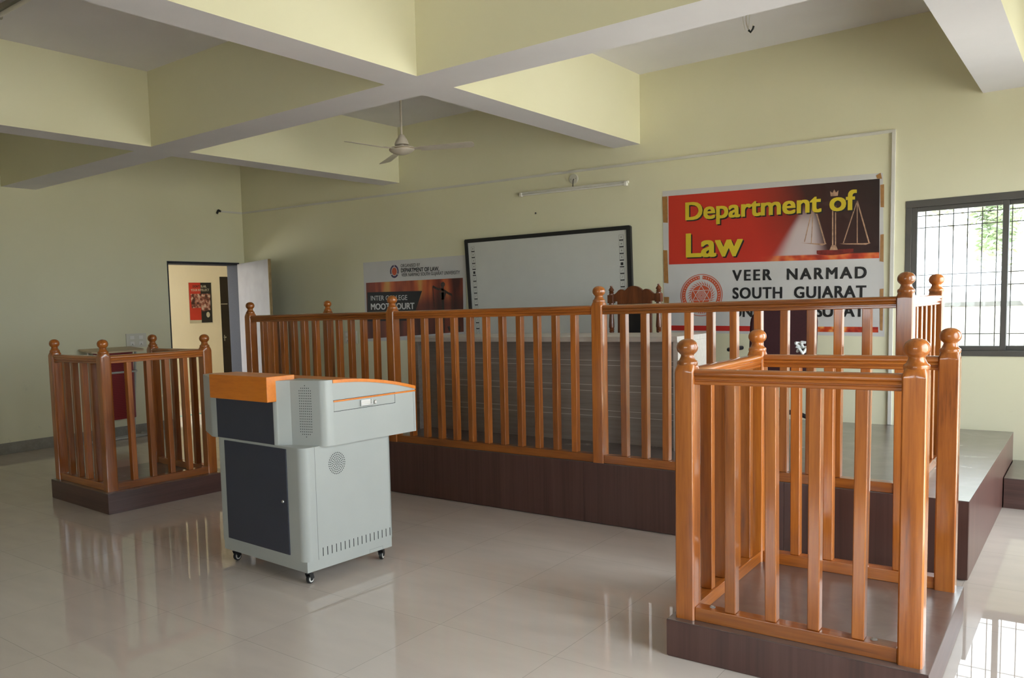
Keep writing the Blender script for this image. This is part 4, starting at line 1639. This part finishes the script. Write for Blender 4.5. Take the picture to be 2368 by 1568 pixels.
stroke(bm, [(-5.347, 1.528), (-5.352, 1.28)], 0.008, on_back, 0.0030, 0.0034)
stroke(bm, [(-5.605, 1.630), (-5.590, 1.40)], 0.008, on_back, 0.0030, 0.0034)
flat(bm, [(-5.42, 1.19), (-5.24, 1.19), (-5.25, 1.14), (-5.40, 1.14)], on_back, 0.0030, 0.0034)
obj('statuette_picture', bm, M['statue_print'], mp2, smooth=0, org=og)
letters('lettering', 'ORGANISED BY', (-6.052, 1.862), (-5.772, 1.858), 0.036, M['ink'], mp2, og, bold=0.0, d=0.003)
letters('lettering', 'DEPARTMENT OF LAW,', (-6.049, 1.806), (-5.511, 1.796), 0.044, M['ink'], mp2, og, bold=0.025, d=0.003)
letters('lettering', 'VEER NARMAD SOUTH GUJARAT UNIVERSITY', (-6.045, 1.759), (-5.234, 1.746), 0.036, M['ink'], mp2, og, bold=0.0, d=0.003)
letters('lettering', 'INTER COLLEGE', (-6.521, 1.504), (-5.970, 1.494), 0.054, M['white_print'], mp2, og, bold=0.0, d=0.0036)
letters('lettering', 'MOOT COURT', (-6.522, 1.398), (-5.872, 1.390), 0.068, M['white_print'], mp2, og, bold=0.032, d=0.0036)
E2 = (-6.149, 1.822)
bm = new()
ring(bm, E2, 0.046, 0.064, on_back, 0.003, 0.0034, 14, PI / 2 + 0.1, PI / 2 + 2.0, 1.15)
ring(bm, E2, 0.046, 0.064, on_back, 0.003, 0.0034, 14, PI / 2 - 2.0, PI / 2 - 0.1, 1.15)
ring(bm, E2, 0.046, 0.064, on_back, 0.003, 0.0034, 12, PI / 2 + 2.2, PI / 2 + 4.08, 1.15)
obj('seal', bm, M['emblem_violet'], mp2, smooth=0, org=og, label='small violet and orange seal')
bm = new()
flat(bm, circle(E2[0], E2[1], 0.036, 0.044), on_back, 0.003, 0.0034)
obj('seal_core', bm, M['emblem_red'], mp2, smooth=0, org=og)

# ---- corridor poster
og = (CX, 8.37, 1.27)
cp = thing('corridor_poster', 'small red and black poster on the corridor wall seen through the open doorway', 'poster', og)
bm = new()
flat(bm, [(8.140, 1.932), (8.603, 1.934), (8.598, 1.262), (8.136, 1.268)], on_corr, 0.001, 0.0022)
obj('sheet', bm, M['cream_print'], cp, smooth=0, org=og)
bm = new()
flat(bm, [(8.148, 1.928), (8.378, 1.929), (8.370, 1.318), (8.145, 1.322)], on_corr, 0.0024, 0.0028)
obj('red_field', bm, M['red_print'], cp, smooth=0, org=og)
bm = new()
flat(bm, [(8.378, 1.929), (8.593, 1.929), (8.588, 1.273), (8.370, 1.273)], on_corr, 0.0024, 0.0028)
obj('black_field', bm, M['ink'], cp, smooth=0, org=og)
bm = new()
flat(bm, [(8.175, 1.746), (8.568, 1.749), (8.556, 1.48), (8.385, 1.455), (8.375, 1.52), (8.186, 1.515)], on_corr, 0.0030, 0.0034)
obj('picture', bm, M['crowd_print'], cp, smooth=0, org=og)
bm = new()
flat(bm, circle(8.505, 1.402, 0.036, 0.046, 24), on_corr, 0.0030, 0.0034)
obj('white_disc', bm, M['cream_print'], cp, smooth=0, org=og)
letters('lettering', "DON'T", (8.225, 1.850), (8.365, 1.850), 0.036, M['ink'], cp, og, mp=on_corr, bold=0.02, d=0.003)
letters('lettering', "SLAB,", (8.385, 1.850), (8.495, 1.850), 0.036, M['cream_print'], cp, og, mp=on_corr, bold=0.02, d=0.003)
letters('lettering', "YOUR INTELLECT", (8.184, 1.790), (8.550, 1.792), 0.036, M['cream_print'], cp, og, mp=on_corr, bold=0.02, d=0.003)

# ---- whiteboard
og = (-4.2, YB, 0.97)
wb = thing('whiteboard', 'white interactive board with black frame and icon strips on the back wall', 'whiteboard', og)
C4 = [(-5.145, 2.100), (-3.298, 2.087), (-3.272, 0.972), (-5.087, 0.962)]


def bl(u, v):
    """board coordinates (0..1 from the upper left corner) to the wall"""
    a = [C4[0][i] * (1 - u) + C4[1][i] * u for i in (0, 1)]
    b_ = [C4[3][i] * (1 - u) + C4[2][i] * u for i in (0, 1)]
    return (a[0] * (1 - v) + b_[0] * v, a[1] * (1 - v) + b_[1] * v)


def on_board(u, v, d):
    x, z = bl(u, v)
    return (x, YB - d, z)


bm = new()
flat(bm, [(0.012, 0.02), (0.988, 0.02), (0.988, 0.98), (0.012, 0.98)], on_board, 0.004, 0.026)
obj('surface', bm, M['board_white'], wb, smooth=0, org=og)
bm = new()
fu, fv = 0.0215, 0.034
bev_pts = lambda a, b_, c, d_: flat(bm, [a, b_, c, d_], on_board, 0.002, 0.034)
flat(bm, [(0.006, 0), (0.994, 0), (1, 0.01), (1, 0.012), (1 - fu, fv), (fu, fv), (0, 0.012), (0, 0.01)], on_board, 0.002, 0.036)
flat(bm, [(0, 1), (1, 1), (1 - fu, 1 - fv), (fu, 1 - fv)], on_board, 0.002, 0.036)
flat(bm, [(0, 0.012), (fu, fv), (fu, 1 - fv), (0, 1)], on_board, 0.002, 0.036)
flat(bm, [(1, 0.012), (1, 1), (1 - fu, 1 - fv), (1 - fu, fv)], on_board, 0.002, 0.036)
obj('frame', bm, M['black_plastic'], wb, smooth=0, org=og)
for (ua, ub) in ((0.0405, 0.0635), (0.937, 0.960)):
    bm = new()
    bm2 = new()
    for k in range(16):
        va = 0.072 + k * 0.0545
        vb = va + 0.036
        flat(bm, [(ua, vb + 0.002), (ub, vb + 0.002), (ub, vb + 0.011), (ua, vb + 0.011)], on_board, 0.0262, 0.0266)
        um, vm = (ua + ub) / 2, (va + vb) / 2
        if k == 4:
            flat(bm, [(um - 0.007, vm - 0.012), (um + 0.007, vm - 0.012), (um + 0.007, vm + 0.012), (um - 0.007, vm + 0.012)], on_board, 0.0262, 0.0266)
        else:
            for (p, q) in (((ua, va), (ub, va)), ((ua, va), (ua, vb)), ((ub, va), (ub, vb))):
                du, dvv = 0.0008, 0.0012
                flat(bm2, [(p[0] - du, p[1] - dvv), (q[0] + du, p[1] - dvv), (q[0] + du, q[1] + dvv), (p[0] - du, q[1] + dvv)], on_board, 0.0262, 0.0265)
            if k < 4:
                flat(bm2, [(um - 0.003, vm - 0.006), (um + 0.003, vm - 0.006), (um + 0.004, vm + 0.006), (um - 0.004, vm + 0.006)], on_board, 0.0262, 0.0265)
            else:
                flat(bm2, [(um + 0.003, vm - 0.010), (um + 0.005, vm - 0.008), (um - 0.003, vm + 0.008), (um - 0.005, vm + 0.007)], on_board, 0.0262, 0.0265)
    s = obj('icon_strip', bm, M['ink'], wb, smooth=0, org=og)
    obj('icon_outline', bm2, M['faint_ink'], s, smooth=0, org=og)

# ---- wall tube light and its junction box
og = (-3.89, YB, 2.485)
tl = thing('tube_light', 'unlit slim tube light fitting on the back wall above the whiteboard', 'light fitting', og)
q = Matrix.Translation((0, 0, 0))
ang = math.atan2(0.0215, 1.141)
R_ = Matrix.Translation((-3.89, YB - 0.022, 2.482)) @ Matrix.Rotation(ang, 4, 'Y')
bm = new()
box(bm, -0.570, 0.570, -0.010, 0.022, -0.004, 0.018, 0.002, xf=R_)
obj('batten', bm, M['conduit'], tl, org=og)
bm = new()
lathe(bm, [(0.0, -0.54), (0.009, -0.54), (0.009, 0.54), (0.0, 0.54)], seg=14, mat4=R_ @ Matrix.Translation((0, -0.012, -0.012)) @ Matrix.Rotation(PI / 2, 4, 'Y'))
obj('tube', bm, M['white_plastic'], tl, org=og)
for s in (-1, 1):
    bm = new()
    x = s * 0.552
    box(bm, x - 0.012, x + 0.012, -0.026, 0.016, -0.026, 0.012, 0.003, xf=R_)
    obj('lamp_holder', bm, M['white_plastic'], tl, org=og)
bm = new()
lathe(bm, [(0.0, 0.0), (0.046, 0.0), (0.047, 0.010), (0.043, 0.014), (0.0, 0.014)], seg=28, mat4=Matrix.Translation((-3.874, YB, 2.575)) @ Matrix.Rotation(PI / 2, 4, 'X'))
jb = obj('junction_box', bm, M['pale_green_pvc'], None)
tag(jb, 'round cream junction box on the back wall just above the tube light', 'junction box')
bm = new()
for dx in (-0.026, 0.026):
    lathe(bm, [(0.0, 0.0142), (0.003, 0.0142), (0.003, 0.0155), (0.0, 0.0155)], seg=8, mat4=Matrix.Translation((-3.874 + dx, YB, 2.575)) @ Matrix.Rotation(PI / 2, 4, 'X'))
tube(bm, fillet([(-3.870, YB - 0.015, 2.572), (-3.868, YB - 0.030, 2.555), (-3.876, YB - 0.022, 2.50)], 0.015), 0.004, seg=8)
obj('cable', bm, M['black_plastic'], jb)

bm = new()
lathe(bm, [(0.0, 0.0), (0.008, 0.0), (0.009, 0.006), (0.004, 0.012), (0.0, 0.012)], seg=10, mat4=Matrix.Translation((-4.297, YB, 2.294)) @ Matrix.Rotation(PI / 2, 4, 'X'))
tag(obj('wall_screw', bm, M['ink'], None), 'small dark screw in the back wall between whiteboard and tube light', 'screw')

# ---- trunking
tr = thing('cable_trunking', 'white cable trunking along the top of the back wall and down beside the banner', 'cable trunking', (-5.0, YB, 2.66))
og = (-5.0, YB, 2.66)
xa, za, xb, zb = XL + 0.002, 2.7335, -1.2307, 2.597
bm = new()
prism(bm, [(xa, za - 0.011), (xb + 0.011, zb - 0.011), (xb + 0.011, zb + 0.011), (xa, za + 0.011)], lambda a, z: (a, YB - 0.0005, z), lambda a, z: (a, YB - 0.013, z))
obj('run', bm, M['conduit'], tr, smooth=0, org=og)
bm = new()
box(bm, xb - 0.013, xb + 0.013, YB - 0.014, YB - 0.0005, 0.394, zb - 0.011, 0.002)
obj('drop', bm, M['conduit'], tr, org=og)
bm = new()
box(bm, XL + 0.001, XL + 0.013, 6.87, YB - 0.014, 2.722, 2.745, 0.001)
obj('side_run', bm, M['conduit'], tr, org=og)
bm = new()
tube(bm, fillet([(XL + 0.020, 6.875, 2.733), (XL + 0.026, 6.838, 2.745), (XL + 0.022, 6.815, 2.70)], 0.01), 0.014, seg=8)
obj('cable_stub', bm, M['ink'], tr, org=og, label='dark cable stub at the end of the trunking')

# ---- switch boards


def switch_board(label, mp, a0, a1, z0, z1):
    bm = new()
    flat(bm, [(a0, z0), (a1, z0), (a1, z1), (a0, z1)], mp, 0.001, 0.014)
    o = obj('switch_board', bm, M['pale_green_pvc'], None, smooth=0)
    tag(o, label, 'switch board')
    bm = new()
    w = (a1 - a0)
    for k in range(2):
        for r in range(2):
            ca, cz = a0 + w * (0.28 + 0.44 * k), z0 + (z1 - z0) * (0.3 + 0.42 * r)
            flat(bm, [(ca - 0.028, cz - 0.02), (ca + 0.028, cz - 0.02), (ca + 0.028, cz + 0.02), (ca - 0.028, cz + 0.02)], mp, 0.0142, 0.017)
    obj('rocker_switch', bm, M['white_plastic'], o, smooth=0)
    bm = new()
    for k in range(2):
        ca, cz = a0 + w * (0.28 + 0.44 * k), z0 + (z1 - z0) * 0.22
        flat(bm, circle(ca, cz, 0.006, n=10), mp, 0.0172, 0.0178)
        stroke(bm, [(ca - 0.012, cz - 0.012), (ca, cz + 0.012), (ca + 0.012, cz - 0.012)], 0.003, mp, 0.0172, 0.0178)
    obj('socket_marks', bm, M['faint_ink'], o, smooth=0)
    return o


switch_board('cream switch board on the left wall above the red reading stand', lambda a, z, d: (XL + d, a, z), 5.405, 5.675, 1.040, 1.205)
switch_board('cream switch board on the back wall behind the railing, left of the moot court poster', on_back, -6.968, -6.762, 1.0, 1.152)

# ------------------------------------------------------------------ ceiling fan
og = (-4.823, 5.84, 2.80)
fan = thing('ceiling_fan', 'cream three-blade ceiling fan hanging on a long rod', 'ceiling fan', og)
bm = new()
lathe(bm, [(0.0, -0.028), (0.040, -0.026), (0.075, -0.016), (0.102, 0.0), (0.112, 0.010), (0.114, 0.016), (0.108, 0.022), (0.112, 0.027), (0.106, 0.034), (0.070, 0.040), (0.052, 0.044), (0.0, 0.044)], seg=36)
obj('motor', bm, M['fan_white'], fan, smooth=40)
bm = new()
lathe(bm, [(0.113, 0.0165), (0.1155, 0.019), (0.113, 0.0215)], seg=36)
obj('motor_band', bm, M['door_edge'], fan, smooth=60, label='dark gold band round the motor')
bm = new()
lathe(bm, [(0.020, 0.044), (0.020, 0.062)], seg=16)
lathe(bm, [(0.062, 0.058), (0.064, 0.064), (0.058, 0.085), (0.046, 0.108), (0.036, 0.118), (0.034, 0.128), (0.026, 0.138), (0.020, 0.146), (0.0, 0.148)], seg=28)
obj('canopy', bm, M['fan_white'], fan, smooth=40)
bm = new()
tube(bm, [(0, 0, 0.14), (0, 0, ZC - 2.80 - 0.02)], 0.0095, seg=12)
obj('down_rod', bm, M['fan_white'], fan, smooth=60)
bm = new()
lathe(bm, [(0.055, ZC - 2.80), (0.052, ZC - 2.80 - 0.03), (0.02, ZC - 2.80 - 0.07)], seg=24)
obj('ceiling_cup', bm, M['fan_white'], fan, smooth=40)
blade = None
for k, deg in enumerate((-95, 25, 145)):
    if blade is None:
        bm = new()
        outline = [(0.17, -0.045), (0.62, -0.060), (0.645, -0.050), (0.655, 0.0), (0.645, 0.050), (0.62, 0.060), (0.17, 0.045)]
        tw = math.radians(-12)
        prism(bm, outline, lambda a, b_: (a, b_ * math.cos(tw), 0.010 + b_ * math.sin(tw)), lambda a, b_: (a, b_ * math.cos(tw), 0.0135 + b_ * math.sin(tw)))
        for off in (-0.018, 0.018):
            tube(bm, [(0.22, off * math.cos(tw), 0.012 + off * math.sin(tw)), (0.60, off * math.cos(tw), 0.012 + off * math.sin(tw))], 0.003, seg=6)
        blade = obj('blade', bm, M['fan_white'], fan, smooth=20)
        bm = new()
        prism(bm, [(0.08, -0.018), (0.18, -0.034), (0.21, -0.030), (0.21, 0.030), (0.18, 0.034), (0.08, 0.018)],
              lambda a, b_: (a, b_, 0.016 + b_ * math.sin(tw) * min(1, a / 0.2)), lambda a, b_: (a, b_, 0.020 + b_ * math.sin(tw) * min(1, a / 0.2)))
        obj('blade_iron', bm, M['fan_white'], blade, smooth=20)
        blade.rotation_euler = (0, 0, math.radians(deg))
    else:
        copy_part(blade, fan, (0, 0, 0), (0, 0, math.radians(deg)))

# fan hook with loose wire ends in the next bay
bm = new()
tube(bm, fillet([(-1.85, 5.84, ZC), (-1.85, 5.84, 3.20), (-1.835, 5.84, 3.155), (-1.822, 5.84, 3.135), (-1.808, 5.84, 3.155), (-1.806, 5.84, 3.18)], 0.02), 0.004, seg=8)
tube(bm, fillet([(-1.86, 5.83, ZC), (-1.868, 5.83, 3.22), (-1.852, 5.83, 3.15)], 0.04), 0.0025, seg=6)
tube(bm, fillet([(-1.845, 5.85, ZC), (-1.83, 5.85, 3.24), (-1.838, 5.85, 3.17)], 0.04), 0.0025, seg=6)
tag(obj('fan_hook', bm, M['conduit'], None, smooth=60), 'bare fan hook with loose wires hanging from the ceiling bay at the right', 'ceiling hook')
bm = new()
tube(bm, [(-1.834, 5.84, 3.150), (-1.822, 5.84, 3.134), (-1.808, 5.84, 3.152), (-1.803, 5.84, 3.170)], 0.007, seg=8)
hk = [o for o in COL.objects if o.name == 'fan_hook'][0]
obj('taped_end', bm, M['black_plastic'], hk, label='black taped wire end')

# grey tube light on the ceiling near the camera, upper left corner
og = (-4.75, 2.60, ZC)
gl = thing('ceiling_tube_light', 'grey tube light fitting on the ceiling at the upper left corner of the view', 'light fitting', og)
bm = new()
box(bm, -5.46, -4.20, 2.555, 2.600, ZC - 0.032, ZC, 0.003)
obj('batten', bm, M['tube_grey'], gl, org=og)
bm = new()
lathe(bm, [(0.0, -0.60), (0.014, -0.60), (0.014, 0.60), (0.0, 0.60)], seg=14, mat4=Matrix.Translation((-4.83, 2.578, ZC - 0.052)) @ Matrix.Rotation(PI / 2, 4, 'Y'))
obj('tube', bm, M['white_plastic'], gl, org=og)
for x in (-5.448, -4.212):
    bm = new()
    box(bm, x - 0.014, x + 0.014, 2.558, 2.598, ZC - 0.072, ZC - 0.030, 0.004)
    obj('lamp_holder', bm, M['tube_grey'], gl, org=og)

# ------------------------------------------------------------------ outdoors
bm = new()
box(bm, -60, 60, -60, 60, -0.75, -0.55)
struct('ground', bm, M['earth'])


def tree(label, x, y, h, seed, spread):
    rnd = random.Random(seed)
    root = thing('tree', label, 'tree', (x, y, -0.55), 0, 'trees outside the back window')
    bt = new()
    leaves = []

    def grow(p, d, ln, r, depth):
        pts = [p]
        q = p
        dd = d
        for _ in range(4):
            dd = (dd + Vector((rnd.uniform(-.22, .22), rnd.uniform(-.22, .22), rnd.uniform(-.05, .12)))).normalized()
            q = q + dd * ln / 4
            pts.append(q)
        tube(bt, pts, [r * (1 - 0.14 * k) for k in range(5)], seg=6)
        if depth <= 1:
            leaves.extend((pts[k] + Vector((rnd.uniform(-.25, .25), rnd.uniform(-.25, .25), rnd.uniform(-.2, .25)))) for k in (1, 2, 3, 4) for _ in range(16))
        if depth > 0:
            for _ in range(3 if depth > 1 else 3):
                nd = (dd + Vector((rnd.uniform(-1, 1), rnd.uniform(-1, 1), rnd.uniform(-.2, .7))) * spread).normalized()
                grow(pts[rnd.choice((2, 3, 4, 4))], nd, ln * rnd.uniform(.6, .8), r * 0.55, depth - 1)
    grow(Vector((0, 0, 0)), Vector((rnd.uniform(-.1, .1), rnd.uniform(-.1, .1), 1)), h * 0.36, 0.11, 4)
    obj('trunk', bt, M['bark'], root, smooth=60)
    bl_ = new()
    for c in leaves:
        a = rnd.uniform(0, 2 * PI)
        t = Vector((math.cos(a), math.sin(a), rnd.uniform(-.6, .6))).normalized()
        n = Vector((rnd.uniform(-1, 1), rnd.uniform(-1, 1), rnd.uniform(0.1, 1))).normalized()
        s = t.cross(n).normalized()
        L_, w_ = rnd.uniform(.07, .13), rnd.uniform(.02, .035)
        bl_.faces.new([bl_.verts.new(c - t * L_), bl_.verts.new(c + s * w_), bl_.verts.new(c + t * L_), bl_.verts.new(c - s * w_)])
    obj('foliage', bl_, M['leaf'], root, smooth=0)
    return root


tree('leafy tree far outside, left of the other two, hidden mostly by the back wall', -9.0, 21.0, 6.2, 5, 0.85)
tree('leafy tree outside, seen just beside the mullion of the back window', -0.7, 20.0, 6.6, 8, 0.9)
tree('leafy tree outside, at the far right edge of the back window', 7.0, 18.6, 6.2, 21, 0.8)
cw = thing('compound_wall', 'low pale concrete compound wall with dark coping outside the back window', 'wall', (-1, 25, -0.55))
bm = new()
box(bm, -8, 8, -0.1, 0.1, 0, 1.55)
obj('wall_body', bm, M['concrete'], cw, smooth=0)
bm = new()
box(bm, -8, 8, -0.14, 0.14, 1.55, 1.66, 0.01)
obj('coping', bm, M['dark_concrete'], cw)
